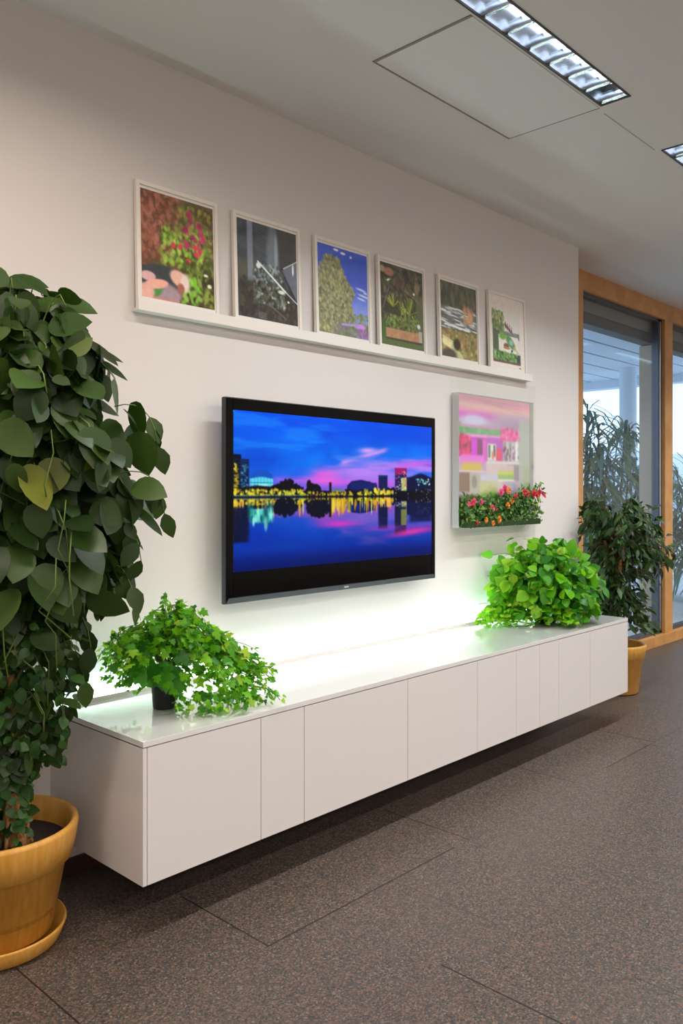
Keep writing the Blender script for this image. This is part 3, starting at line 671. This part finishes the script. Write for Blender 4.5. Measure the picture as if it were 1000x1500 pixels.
P.rect(.53,.53,.76,.64,(214,190,190),1,.006); P.rect(.53,.575,.76,.60,(206,222,60),.9,.008); P.rect(.53,.60,.76,.64,(140,196,110),.9,.008); P.rect(.53,.64,.78,.655,(236,238,236),1,.003); P.rect(.76,.52,.84,.65,(150,140,150),.9,.01)
P.rect(.6,.66,.84,.76,(180,168,196),.9,.02); P.rect(.84,.15,1,1,(176,190,176),.85,.02); P.rect(.9,.52,1.1,.78,(170,184,150),.8,.02); P.rect(.26,.74,.52,.78,(160,206,90),.9,.01)
P.rect(-.1,.77,1.1,1.1,(58,84,40),1,.02); P.blobs(420,(0,.76,1,1),(.010,.026),[(50,90,36),(80,130,50),(40,60,30),(110,160,60),(120,90,60)],.85,65)
P.blobs(26,(.02,.78,1,.98),(.014,.024),[(220,60,80),(236,140,40),(230,190,60),(230,120,120)],.9,66)
canvas('photograph', P, M['print2'], (AX0+.006,-AD+.0055,AZ1-.006), (AX1-AX0-.05,0,0), (0,0,-(AZ1-AZ0-.012)), t, label='print of pink-lit shelves and green planting')
MB().box(AX0+.006, AX1-.044, -AD+.006, -AD+.009, AZ0+.005, AZ1-.006).build('print_backing', 'ledge', t)
MB().box(AX1-.022, AX1-.006, -AD-.003, -AD-.0003, 1.475, 1.51, .001).build('clip', 'metal', t)

# ------------------------------------------------------------------ leaves
LIM = lambda q: (q.y > -.012 and q.x < XE+.01) or (q.z < CT+.002 and CX0 < q.x < CX1 and q.y > -CD) or q.y > WY-.03
ROUND = [(0,.12),(.07,.6),(.2,.9),(.4,1),(.6,.9),(.78,.64),(.91,.3),(1,.02)]
HEART = [(0,.05),(.06,.62),(.2,.95),(.38,1),(.6,.8),(.82,.42),(1,.02)]
OVAL = [(0,.05),(.15,.6),(.4,1),(.65,.85),(.85,.45),(1,.02)]
NARROW = [(0,.1),(.2,.75),(.45,1),(.75,.6),(1,.02)]
STRAP = [(0,.5),(.25,1),(.6,.8),(1,.05)]
def leaf(mb, p, d, n, L, W, prof=OVAL, fold=.22, curl=.25):
    d = d.normalized(); s = d.cross(n)
    if s.length < 1e-3: s = d.cross(Vector((1,.2,.1)))
    s.normalize(); n = s.cross(d); vs = []; fs = []
    for (t, w) in prof:
        c = p+d*(L*t)-n*(curl*L*t*t); h = w*W/2
        vs += [c+s*h+n*(fold*h), c, c-s*h+n*(fold*h)]
    if LIM and any(LIM(q) for q in vs): return
    for i in range(len(prof)-1):
        a = 3*i; fs += [(a,a+1,a+4,a+3),(a+1,a+2,a+5,a+4)]
    mb.add(vs, fs, True)
LOBE = [(0,0),(-.10,.30),(.16,.52),(.30,.30),(.60,.44),(.66,.20),(1,0),(.66,-.20),(.60,-.44),(.30,-.30),(.16,-.52),(-.10,-.30)]
def lobed(mb, p, d, n, L, W, curl=.2):
    d = d.normalized(); s = d.cross(n)
    if s.length < 1e-3: s = d.cross(Vector((1,.2,.1)))
    s.normalize(); n = s.cross(d); vs = [p+d*(L*.32)+n*(L*.03)]
    for (a, b) in LOBE: vs.append(p+d*(L*a)+s*(W*b)-n*(curl*L*(a*a+b*b)))
    if LIM and any(LIM(q) for q in vs): return
    k = len(LOBE); mb.add(vs, [(0,1+i,1+(i+1) % k) for i in range(k)], True)
def bez(a, b, c, d, n):
    out = []
    for i in range(n+1):
        t = i/n; out.append(a*(1-t)**3+b*3*t*(1-t)**2+c*3*t*t*(1-t)+d*t**3)
    return out
RD = Vector((math.cos(.8114), -math.sin(.8114), 0)); FD = Vector((math.sin(.8114), math.cos(.8114), 0)); UP = Vector((0,0,1))
def rv(k=1): return Vector((random.gauss(0,1), random.gauss(0,1), random.gauss(0,1)))*k

def ochre_pot(t, c, prof, saucer=None, soil_r=.2, soil_z=.28):
    MB().lathe(prof, c, 72).build('pot', 'pot', t)
    if saucer: MB().lathe(saucer, c, 72).build('saucer', 'pot', t)
    MB().lathe([(0,soil_z+.012),(soil_r*.5,soil_z+.01),(soil_r,soil_z)], c, 40).build('soil', 'soil', t)

# --- large tree at the left
c = Vector((1.084, -.245, 0))
t = thing('potted_tree', c, 'tall bushy tree with large dark green leaves in an ochre pot, at the left edge', 'potted plant')
ochre_pot(t, c, [(0,.035),(.150,.035),(.158,.04),(.198,.245),(.214,.25),(.226,.30),(.233,.345),(.229,.356),(.220,.358),(.212,.350),(.206,.30),(.196,.25),(.17,.10),(0,.09)],
          [(0,.002),(.172,.002),(.180,.008),(.198,.052),(.196,.057),(.190,.056),(.172,.016),(0,.014)], .203, .285)
base = c+RD*.055
tp = [base+Vector((0,0,.27))+RD*.012, base+Vector((0,0,.34)), base+Vector((.0,0,.5)), base-RD*.01+Vector((0,0,.75)), base-RD*.03+Vector((0,0,1.0)), base-RD*.04+Vector((0,0,1.25)), base-RD*.05+Vector((0,0,1.6))]
tr = MB().tube(tp, [.040,.030,.024,.020,.018,.016,.008], 14)
for k in range(6):
    a = k*1.05; tr.tube([base+Vector((math.cos(a)*.022, math.sin(a)*.022, .42+.02*k)), base+Vector((math.cos(a+.4)*.034, math.sin(a+.4)*.034, .33)), base+Vector((math.cos(a+.5)*.05, math.sin(a+.5)*.05, .275))], [.006,.008,.007], 6)
tr.build('trunk', 'bark', t)
st = MB(); big = MB(); small = MB()
EZ = [.42,.50,.57,.66,.77,.86,.93,1.0,1.08,1.17,1.26,1.35,1.45,1.56,1.66,1.75,1.84,1.90,1.99]
ER = [.06,.12,.20,.23,.25,.27,.28,.36,.39,.40,.45,.50,.50,.50,.43,.38,.34,.28,.10]
def env(z): return float(np.interp(z, EZ, ER))
def okpos(p): return p.y < -.035 and (p-c).dot(RD) > -.42
def inside(p, k=1.0):
    q = p-c; a = q.dot(RD); b = q.dot(FD); e = env(p.z)*k
    ra = a/e if a > 0 else a/(e*.9+.05); rb = b/(e*.75+.03) if b < 0 else b/(e*.6+.03)
    return ra*ra+rb*rb < 1
nb = 0
for k in range(210):
    z = random.choice([random.uniform(.95, 1.95), random.uniform(1.1, 1.9), random.uniform(.5, 1.2)])
    ang = random.uniform(0, 2*pi); dr = RD*math.cos(ang)+FD*math.sin(ang)
    e = env(z)*random.uniform(.55, .97); 
    q = Vector((c.x, c.y, z))+RD*(e*math.cos(ang))+FD*(e*.7*math.sin(ang))
    if not okpos(q): continue
    z0 = min(z+random.uniform(-.05,.25), 1.75); a = Vector((base.x-.03, base.y, max(z0-.2, .45)))
    pts = bez(a, a+dr*e*.4+UP*.12, q+UP*.16-dr*.05, q, 7)
    if not all(p.y < -.03 for p in pts): continue
    st.tube(pts, [.0035]*4+[.0022]*4, 4)
    nb += 1
    for j in range(2, 8):
        for rep in range(2 if z > .9 else 2):
            p = pts[j]+rv(.012)
            if p.z < .9 and random.random() < .5:
                continue
            dd = (dr*random.uniform(.1,.9)-UP*random.uniform(.35,1.2)+rv(.35)).normalized()
            L = random.uniform(.055,.13)*(1 if p.z > 1.15 else .85) if p.z > .95 else random.uniform(.03,.07)
            if p.y+dd.y*L > -.02 or not inside(p+dd*L*.7, 1.04): continue
            nn = (dr*.9-FD*.45+UP*.55+rv(.55))
            leaf(big, p+dd*.015, dd, nn, L, L*random.uniform(.62,.84), ROUND, random.uniform(.02,.18), random.uniform(-.1,.22))
# inner filler leaves so that the crown is dense
for k in range(760):
    z = random.uniform(1.0, 1.93); a = random.uniform(-.42,.5); b = random.uniform(-.35,.22)
    p = Vector((c.x,c.y,z))+RD*a+FD*b
    if not inside(p, .86) or p.y > -.06: continue
    out = (RD*a+FD*b); out = out.normalized() if out.length > .01 else RD
    dd = (out*.4-UP*random.uniform(.4,1)+rv(.4)).normalized(); L = random.uniform(.07,.14)
    if p.y+dd.y*L > -.02: continue
    leaf(big, p, dd, out*.6-FD*.5+UP*.5+rv(.6), L, L*random.uniform(.65,.85), ROUND, random.uniform(.02,.18), random.uniform(-.1,.22))
# small creeping leaves round the lower trunk
for k in range(1500):
    z = random.uniform(.33, 1.15); rr = random.uniform(.02, .055+.19*min(1, (z-.3)/.35)); ang = random.uniform(0, 2*pi)
    p = Vector((base.x, base.y, z))+RD*(rr*math.cos(ang)-.03)+FD*(rr*.8*math.sin(ang))
    if p.y > -.04 or not inside(p, 1.0) : continue
    if z < .50 and random.random() < .5: continue
    out = RD*math.cos(ang)+FD*math.sin(ang)
    L = random.uniform(.022,.05); leaf(small, p, out*.5-UP*.7+rv(.5), out*.5-FD*.5+UP*.4+rv(.3), L, L*.8, OVAL, .15, .3)
for k in range(90):
    a = random.uniform(0, 2*pi); p = base+RD*(.045*math.cos(a)-.012)+FD*(.045*math.sin(a)-.02); p.z = random.uniform(.31,.56)
    L = random.uniform(.025,.05); leaf(small, p, RD*math.cos(a)-FD*.4-UP*.5+rv(.4), -FD+UP*.5+rv(.4), L, L*.8, OVAL, .15, .3)
for k in range(70):
    z = random.uniform(.62,1.05); a = env(z)*random.uniform(.6,.93); p = Vector((c.x,c.y,z))+RD*a+FD*random.uniform(-.12,.03)
    if k % 3 == 0: st.tube([p+UP*.11-RD*.03, p+UP*.05, p], .0015, 4)
    L = random.uniform(.028,.055); leaf(big, p, -UP+RD*random.uniform(-.5,.5)+rv(.25), -FD+RD*random.uniform(-1,1)+rv(.3), L, L*.66, ROUND, .15, .15)
# a few straggling sprays past the crown edge, hanging over the wall side
for (du, z, n_) in [(.47,1.50,3),(.49,1.30,3),(.42,1.16,5),(.40,1.03,4),(.27,.90,4),(.25,.80,3),(.15,.60,2)]:
    p0 = Vector((c.x,c.y,z+.1))+RD*(du-.12); 
    pts = bez(p0, p0+RD*.06+UP*.02, p0+RD*.12+UP*0, p0+RD*.13-UP*.12, 6); st.tube(pts, .0018, 4)
    for j in range(n_):
        q = pts[6-j]; L = random.uniform(.06,.09); leaf(big, q, RD*random.uniform(-.4,.5)-UP+rv(.2), -FD+RD*.3+rv(.35), L, L*.62, OVAL, .15, .1)
for (q, L) in [(Vector((c.x,c.y,.66))+RD*.16, .12), (Vector((c.x,c.y,.56))+RD*.09, .09), (Vector((c.x,c.y,.66))+RD*.11-FD*.03, .10)]:
    st.tube([q+UP*.12-RD*.1, q+UP*.05-RD*.03, q], .002, 4); leaf(big, q, RD*.12-UP, -FD+RD*.3, L, L*.75, ROUND, .12, .1)
for (du, z, dd) in [(-.03,1.955,RD*1-UP*.05),(.02,1.97,RD+UP*.1),(.10,1.90,RD+UP*.12),(.17,1.91,RD-UP*.05),(-.08,1.98,RD)]:
    q = Vector((c.x,c.y,z))+RD*du; st.tube([q-RD*.08-UP*.12, q-UP*.02-RD*.03, q], .002, 4); leaf(big, q, dd, UP*.8-FD*.8, .125, .085, ROUND, .12, .25)
# bare drooping stems
for k in range(40):
    z = random.uniform(1.0,1.7); a = random.uniform(-.2,.3); p = Vector((c.x,c.y,z))+RD*a-FD*random.uniform(.1,.25)
    if inside(p): st.tube([p, p+rv(.01)-UP*.06, p+rv(.02)-UP*.13, p+rv(.02)-UP*.2], .0022, 4)
st.build('stems', 'stem', t); big.build('foliage', 'leaf_dark', t); small.build('creeping_foliage', 'leaf_small', t, 'small leaves creeping round the lower trunk')

random.seed(23)
# --- ivy on the cabinet, left
PC = Vector((1.648,-.285,CT))
t = thing('potted_ivy', (PC.x, PC.y, CT+.0005), 'light green trailing ivy in a small black pot on the left of the cabinet top', 'potted plant')
PC.z = CT+.0005
MB().lathe([(0,.001),(.037,.001),(.038,.004),(.046,.098),(.050,.099),(.050,.112),(.046,.112),(.044,.10),(0,.095)], PC, 36).build('pot', 'darkplastic', t)
MB().lathe([(0,.1),(.044,.098)], PC, 24).build('soil', 'soil', t)
st = MB(); fo = MB(); fo2 = MB()
def ztop(a): return float(np.interp(a, [-.24,-.20,-.13,-.05,.0,.10,.20,.28,.34,.40], [.76,.80,.84,.90,.965,.955,.86,.80,.78,.70]))
def zbot(a, b): return float(np.interp(a, [-.24,-.16,-.06,.0,.06,.4], [.74,.66,.70,.72,.615,.608]))
def put_ivy(p, out, small=False):
    L = random.uniform(.022,.042) if not small else random.uniform(.013,.024)
    dd = (out*random.uniform(.3,1)-UP*random.uniform(0,.8)+rv(.35)).normalized()
    nn = UP*.7+out*.5-FD*.35+rv(.35)
    if p.z-L < CT+.004 and dd.z < 0: dd.z = abs(dd.z)*.2+.05; dd.normalize()
    if p.y+dd.y*L > -.04 or p.z < CT+.012: return
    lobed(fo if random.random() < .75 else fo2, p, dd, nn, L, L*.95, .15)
c0 = PC+UP*.105
for k in range(95):
    a = random.uniform(-.23,.40); b = random.gauss(0,.09)
    if a > .25: b *= .6
    zt = random.uniform(.3,1)**.6; z = zbot(a,b)+(ztop(a)-zbot(a,b))*zt*(1-min(.8,abs(b)*3)*.5)
    q = Vector((PC.x,PC.y,0))+RD*a+FD*b; q.z = z
    if q.y > -.06: q.y = -.06-random.random()*.03
    if q.y < -CD+.02: continue
    h = RD*a+FD*b
    pts = bez(c0+rv(.01), c0+UP*.16+h*.25, Vector((c0.x,c0.y,0))+h*.8+UP*(max(z+.08, CT+.15)), q, 9)
    pts = [Vector((p.x, min(p.y,-.05), max(p.z, CT+.012))) for p in pts]
    st.tube(pts, .0014, 4)
    out = h.normalized() if h.length > .02 else RD
    for j in range(3, 10):
        for _ in range(2): put_ivy(pts[j]+rv(.012), out+rv(.3), small=(j > 7 and (a < -.1 or a > .25)))
for k in range(420):
    a = random.uniform(-.14,.33); b = random.uniform(-.13,.14)
    e = ((a-.09)/.26)**2+(b/.14)**2
    if e > 1: continue
    z = zbot(a,b)+(ztop(a)-zbot(a,b))*random.uniform(.05,.93)*math.sqrt(max(0,1-e*.5))
    p = PC+RD*a+FD*b; p.z = z
    if a < .04 and abs(a) < .06 and b < 0 and z < .71: continue
    if p.y > -.05: continue
    put_ivy(p, (RD*(a-.03)+FD*b).normalized() if abs(a)+abs(b) > .02 else RD)
# small trailing leaves on the top and hanging at the left
for k in range(170):
    a = random.uniform(.05,.40); b = random.uniform(-.14,.05); p = PC+RD*a+FD*b; p.z = CT+random.uniform(.014,.05)
    if p.y > -.05 or p.y < -CD+.03: continue
    put_ivy(p, RD+rv(.6), True)
for k in range(90):
    a = random.uniform(-.21,-.05); p = PC+RD*a+FD*random.uniform(-.05,.05); p.z = random.uniform(.64,.80)
    if p.z < .66+.25*max(0,-a-.15)*2: continue
    put_ivy(p, -RD+rv(.6), True)
for (a0, z0, a1, z1) in [(-.10,.86,-.225,.77),(-.08,.88,-.20,.80),(-.12,.80,-.19,.70),(-.05,.84,-.12,.66),(0,.88,.01,.965),(.05,.86,.06,.955),(.28,.68,.375,.63),(.28,.70,.385,.72),(.25,.66,.40,.625),(.2,.64,.34,.615),(.22,.72,.33,.76)]:
    A = Vector((PC.x,PC.y,z0))+RD*a0; B = Vector((PC.x,PC.y,z1))+RD*a1; pts = bez(A, A+(B-A)*.3+UP*.04, B+UP*.04-(B-A)*.2, B, 10); st.tube(pts, .0013, 4)
    for q in pts[1:]:
        for _ in range(3): put_ivy(q+rv(.009), (B-A).normalized()+rv(.5), True)
for k in range(16): fo2_p = PC+UP*random.uniform(.10,.22)+RD*random.uniform(-.07,.08)-FD*random.uniform(.05,.12); lobed(fo2, fo2_p, -UP*.4+RD*random.uniform(-1,1), -FD+UP*.6+rv(.2), .07, .06, .12)
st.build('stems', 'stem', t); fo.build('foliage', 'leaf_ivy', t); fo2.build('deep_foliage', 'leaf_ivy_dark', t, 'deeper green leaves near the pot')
o = MB(); lobed(o, Vector((1.63,-.40,CT+.003)), Vector((1,-.2,0)), UP, .04, .035, .04); o = o.build('fallen_leaf', 'leaf_ivy_dark', loc=(1.63,-.40,CT+.0005)); tag(o, 'single fallen green leaf lying in front of the left ivy pot', 'leaf')

random.seed(31)
# --- leafy plant on the cabinet, right
PC = Vector((4.22,-.29,CT+.0005))
t = thing('potted_plant', PC, 'dense bright green leafy plant on the right of the cabinet top', 'potted plant')
MB().lathe([(0,.001),(.055,.001),(.06,.004),(.07,.115),(.076,.116),(.076,.13),(.07,.13),(.068,.12),(0,.115)], PC, 36).build('pot', 'darkplastic', t)
MB().lathe([(0,.122),(.068,.118)], PC, 24).build('soil', 'soil', t)
st = MB(); fo = MB(); fo2 = MB()
def zt2(a): return float(np.interp(a, [-.42,-.36,-.30,-.24,-.12,0,.10,.20,.28,.34], [.66,.80,.90,1.0,1.06,1.10,1.06,.98,.88,.70]))
def put2(p, out, big=True):
    L = random.uniform(.035,.078) if big else random.uniform(.016,.034)
    dd = (out*random.uniform(.3,1)-UP*random.uniform(-.1,.7)+rv(.3)).normalized()
    if p.z-L < CT+.006 and dd.z < 0: dd.z = .06; dd.normalize()
    if p.y+dd.y*L > -.03 or p.z < CT+.012: return
    nn = UP*.6+out*.6-FD*.4+rv(.35)
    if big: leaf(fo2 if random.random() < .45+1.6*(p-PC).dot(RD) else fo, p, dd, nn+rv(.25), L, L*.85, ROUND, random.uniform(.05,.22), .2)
    else: lobed(fo, p, dd, nn, L, L*.9, .15)
c0 = PC+UP*.12
for k in range(90):
    a = random.uniform(-.33,.28); b = random.uniform(-.22,.16); z = CT+.04+(zt2(a)-CT-.04)*random.uniform(.2,.97)*math.sqrt(max(.1,1-(b/.28)**2))
    q = Vector((PC.x,PC.y,0))+RD*a+FD*b; q.z = z
    if q.y > -.06 or q.y < -CD+.0: continue
    h = RD*a+FD*b; pts = bez(c0, c0+UP*.12+h*.2, Vector((c0.x,c0.y,z+.06))+h*.75, q, 7); pts = [Vector((p.x, min(p.y,-.04), max(p.z, CT+.012))) for p in pts]
    st.tube(pts, .002, 4); out = h.normalized()
    for j in range(3, 8): put2(pts[j]+rv(.015), out+rv(.25)); put2(pts[j]+rv(.02), out+rv(.25))
for k in range(1250):
    a = random.uniform(-.30,.27); b = random.uniform(-.24,.17)
    e = ((a+.01)/.31)**2+(b/.24)**2
    if e > 1: continue
    p = PC+RD*a+FD*b; p.z = CT+.03+(zt2(a)-CT-.06)*random.uniform(.03,.96)*math.sqrt(max(0,1-e*.45))
    if p.y > -.05 or p.y < -CD+.03: continue
    put2(p, (RD*a+FD*b*1.2+UP*.02).normalized(), random.random() < .75)
for k in range(420):
    a = random.uniform(-.42,.24); b = random.uniform(-.24,.06); p = PC+RD*a+FD*b
    p.z = CT+random.uniform(.014,.10 if a > -.3 else .06)
    if p.y > -.05 or p.y < -CD+.03: continue
    put2(p, -RD+rv(.7), False)
for k in range(46):
    a = random.uniform(-.33,.27); p = PC+RD*a+FD*random.uniform(-.14,.1); 
    if p.y > -.07: continue
    z = zt2(a)*random.uniform(.86,.945); p.z = z; out = (RD*a*2+UP*.5+rv(.3)).normalized(); L = random.uniform(.04,.085)
    st.tube([p-UP*.10-RD*a*.2, p-UP*.03, p+out*.02], .0015, 4); leaf(fo if random.random() < .6 else fo2, p+out*.02, out, UP*.5-FD+rv(.4), L, L*.82, ROUND, .12, .25)
for k in range(160):
    a = random.uniform(-.41,-.15); p = PC+RD*a+FD*random.uniform(-.2,.05); p.z = CT+random.uniform(.015,.16)*(1 if a > -.33 else .5)
    if p.y > -.05 or p.y < -CD+.03: continue
    put2(p, -RD+rv(.7), False)
for (a, z, L) in [(-.33,.86,.08),(-.30,.98,.07),(-.38,.70,.05),(-.31,.72,.07)]:
    p = PC+RD*a; p.z = z; st.tube([p, p+RD*.08+UP*.01, p+RD*.16-UP*.02], .002, 4); leaf(fo, p, -RD+UP*.1, UP*.5-FD, L, L*.75, HEART, .2, .2)
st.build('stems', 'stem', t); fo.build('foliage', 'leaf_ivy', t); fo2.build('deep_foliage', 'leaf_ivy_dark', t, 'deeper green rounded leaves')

# --- ficus in front of the window
c = Vector((5.294,-.205,0))
t = thing('potted_ficus', c, 'dark green small-leaved tree in an ochre pot beyond the cabinet, before the window', 'potted plant')
ochre_pot(t, c, [(0,.004),(.140,.004),(.147,.010),(.176,.235),(.186,.24),(.198,.315),(.195,.326),(.186,.328),(.178,.318),(.172,.24),(.14,.05),(0,.05)], None, .174, .275)
tr = MB()
for k in range(3):
    a = k*2.1; b0 = c+Vector((math.cos(a)*.02, math.sin(a)*.02, .26))
    tr.tube([b0, b0+Vector((0,0,.25))+rv(.01), b0+Vector((math.cos(a+2)*.02, math.sin(a+2)*.02, .5)), b0+Vector((math.cos(a)*.05, math.sin(a)*.05, .75))], [.016,.014,.013,.008], 8)
tr.build('trunk', 'bark', t)
st = MB(); fo = MB()
EZ2 = [.38,.45,.60,.75,.9,1.0,1.1,1.2,1.28]; ERr = [.12,.20,.27,.36,.42,.44,.38,.30,.12]; ERl = [.06,.10,.18,.26,.36,.42,.43,.36,.12]
for k in range(150):
    z = random.uniform(.42,1.27) if random.random() > .35 else random.uniform(.8,1.25); ang = random.uniform(0,2*pi); ca, sa = math.cos(ang), math.sin(ang)
    e = np.interp(z, EZ2, ERr if ca > 0 else ERl)*random.uniform(.5,1)
    q = Vector((c.x,c.y,z))+RD*(e*ca)+FD*(e*.75*sa)
    if q.y > .12 or (q.x < XE+.05 and q.y > -.05): continue
    h = RD*e*ca+FD*e*sa*.75; s0 = Vector((c.x,c.y,max(.6, min(z-.05,1.0))))
    pts = bez(s0, s0+h*.3+UP*.12, q-h*.2+UP*.12, q, 6); st.tube(pts, .0022, 4); out = h.normalized()
    for j in range(2,7):
        for _ in range(3):
            p = pts[j]+rv(.02); dd = (out*.5-UP*random.uniform(.2,.9)+rv(.4)).normalized(); L = random.uniform(.05,.085)
            pe = p+dd*L
            if pe.y > .17 or (pe.x < XE+.02 and pe.y > -.03) or (pe.x < CX1+.03 and pe.z < CT+.03): continue
            leaf(fo, p, dd, out*.4-FD*.4+UP*.6+rv(.5), L*1.1, L*.40, NARROW, .25, .2)
for (a, z) in [(.16,.44),(.22,.42),(.10,.50)]:
    p = Vector((c.x,c.y,z))+RD*a; st.tube([p, p-RD*.08+UP*.06, p-RD*.14+UP*.2], .002, 4)
    for _ in range(9): leaf(fo, p+rv(.02), RD*.6-UP*.4+rv(.5), -FD+UP*.5, .06, .03, NARROW, .2, .2)
st.build('stems', 'stem_brown', t); fo.build('foliage', 'leaf_ficus', t)

# --- flowering strip in the acrylic case
t = thing('flowering_plant', ((AX0+AX1)/2, -AD-.02, AZ0+.001), 'strip of red, pink and orange flowers along the bottom of the acrylic box', 'flowers')
MB().box(AX0+.01, AX1+.004, -AD-.046, -AD-.004, AZ0+.001, AZ0+.035, .003).build('trough', 'leaf_ficus', t)
fo = MB()
for k in range(1500):
    x = random.uniform(AX0, AX1+.02); z = AZ0+.012+random.uniform(0,1)**1.2*(.15+.06*max(0,(x-4.0)/.4)+.02*math.sin(x*31)); y = -AD-random.uniform(.012,.046)
    L = random.uniform(.014,.036); dd = Vector((random.gauss(0,.6), -abs(random.gauss(.2,.3)), random.gauss(.1,.6)))
    if z < AZ0+.04: L *= .6
    leaf(fo, Vector((x,y,z)), dd, Vector((0,-1,.5))+rv(.3), L, L*.6, OVAL, .2, .2)
fo.build('foliage', leafmat('flowerbed_leaf', [(0,(36,66,30)),(.5,(60,104,44)),(.8,(96,146,56)),(1,(150,180,70))], .2, (120,170,50)), t)
def bloom(p, r, matname, name='bloom', n=9):
    b = MB()
    for k in range(n):
        a = 2*pi*k/n+random.uniform(-.2,.2); d = Vector((math.cos(a), -.25, math.sin(a))); leaf(b, p, d, Vector((0,-1,0))+rv(.15), r, r*.62, OVAL, .1, .2)
    for k in range(5): leaf(b, p+Vector((0,-.004,0)), Vector((math.cos(k*1.3), -.9, math.sin(k*1.3))), Vector((0,-1,0))+rv(.3), r*.6, r*.4, OVAL, .1, .2)
    b.build(name, matname, t)
for (x, dz, r, mm) in [(3.70,.155,.022,'petal_red'),(3.725,.165,.022,'petal_pink'),(3.675,.15,.018,'petal_pink'),(3.79,.16,.022,'petal_pink'),(3.90,.125,.024,'petal_pink'),(3.93,.12,.022,'petal_red'),(3.99,.215,.024,'petal_pink'),(4.03,.235,.028,'petal_pink'),(4.07,.225,.024,'petal_orange'),(4.06,.14,.024,'petal_orange'),(3.97,.06,.026,'petal_orange'),(3.84,.06,.02,'petal_orange'),(4.15,.19,.022,'petal_red'),(4.11,.165,.02,'petal_orange'),(4.245,.215,.026,'petal_red'),(4.28,.205,.024,'petal_red'),(4.35,.205,.026,'petal_red'),(4.39,.20,.026,'petal_red'),(4.42,.215,.022,'petal_red'),(3.75,.045,.016,'petal_red'),(3.91,.04,.018,'petal_orange')]:
    bloom(Vector((x+.066, -AD-.045, AZ0+dz-.02)), r, mm)
b = MB()
for k in range(5): leaf(b, Vector((4.51,-AD-.045,AZ0+.20-.004*k)), Vector((1,-.1,-.75+.12*k)), Vector((0,-1,.2))+rv(.2), .07-.008*k, .03, OVAL, .15, .1)
b.tube([Vector((4.47,-AD-.045,AZ0+.13)), Vector((4.495,-AD-.045,AZ0+.18)), Vector((4.51,-AD-.045,AZ0+.20))], .002, 4)
b.build('hanging_bloom', 'petal_red', t, 'red drooping petals reaching past the box')

# ------------------------------------------------------------------ plants outside the glass
def strap_plant(x, y, h, n, spread, label, seed, w=.035):
    random.seed(seed)
    t = thing('outdoor_plant', (x, y, -.02), label, 'plant', 'plants on the terrace outside')
    tr = MB(); fo = MB()
    for k in range(n):
        a = random.uniform(0,2*pi); hh = h*random.uniform(.45,1); top = Vector((x+math.cos(a)*spread*.35*random.random(), y+math.sin(a)*spread*.3*random.random(), hh))
        tr.tube([Vector((x+math.cos(a)*.05,y+math.sin(a)*.05,-.02)), Vector((x+math.cos(a)*.1,y+math.sin(a)*.1,hh*.5)), top], [.014,.011,.007], 6)
        for j in range(48):
            aa = random.uniform(0,2*pi); L = random.uniform(.3,.65); el = random.uniform(-.2,1.2)
            d = Vector((math.cos(aa)*math.cos(el), math.sin(aa)*math.cos(el), math.sin(el))); p0 = top-UP*random.uniform(0,1)**1.5*hh*.7
            pr = [(0,.4),(.2,.9),(.45,1),(.7,.7),(1,.04)]
            s = d.cross(UP).normalized(); vs = []; fs = []
            for (q, ww) in pr:
                cc = p0+d*(L*q)-UP*(L*q*q*random.uniform(.7,1.1)); vs += [cc+s*(w/2*ww), cc-s*(w/2*ww)]
            for i in range(len(pr)-1): fs.append((2*i,2*i+1,2*i+3,2*i+2))
            fo.add(vs, fs, True)
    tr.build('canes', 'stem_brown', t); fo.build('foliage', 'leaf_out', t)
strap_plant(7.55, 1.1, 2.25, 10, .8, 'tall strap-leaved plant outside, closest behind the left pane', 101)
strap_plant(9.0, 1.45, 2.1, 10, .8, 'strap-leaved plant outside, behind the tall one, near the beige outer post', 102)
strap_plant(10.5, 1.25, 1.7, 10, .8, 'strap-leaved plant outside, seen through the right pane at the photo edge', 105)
strap_plant(12.7, 2.7, 2.0, 9, .9, 'farthest strap-leaved plant on the terrace, beyond the white column', 106)

# ------------------------------------------------------------------ daylight
W = bpy.data.worlds.new('sky'); S.world = W; W.use_nodes = True
bg = W.node_tree.nodes['Background']; bg.inputs['Color'].default_value = (.60,.79,1.0,1); bg.inputs['Strength'].default_value = 3.7

# ------------------------------------------------------------------ camera
cd = bpy.data.cameras.new('camera'); cam = bpy.data.objects.new('camera', cd); COL.objects.link(cam)
cam.location = (0,-2.6932,1.35); cam.rotation_euler = (pi/2, 0, -.8114)
cd.sensor_fit = 'HORIZONTAL'; cd.sensor_width = 36; cd.lens = 36*1210.57/1000; cd.shift_y = -.0321; cd.clip_start = .05; cd.clip_end = 200
S.camera = cam
S.view_settings.view_transform = 'Standard'; S.view_settings.look = 'None'; S.view_settings.gamma = 1; S.view_settings.use_curve_mapping = False
S.view_settings.exposure = -0.78
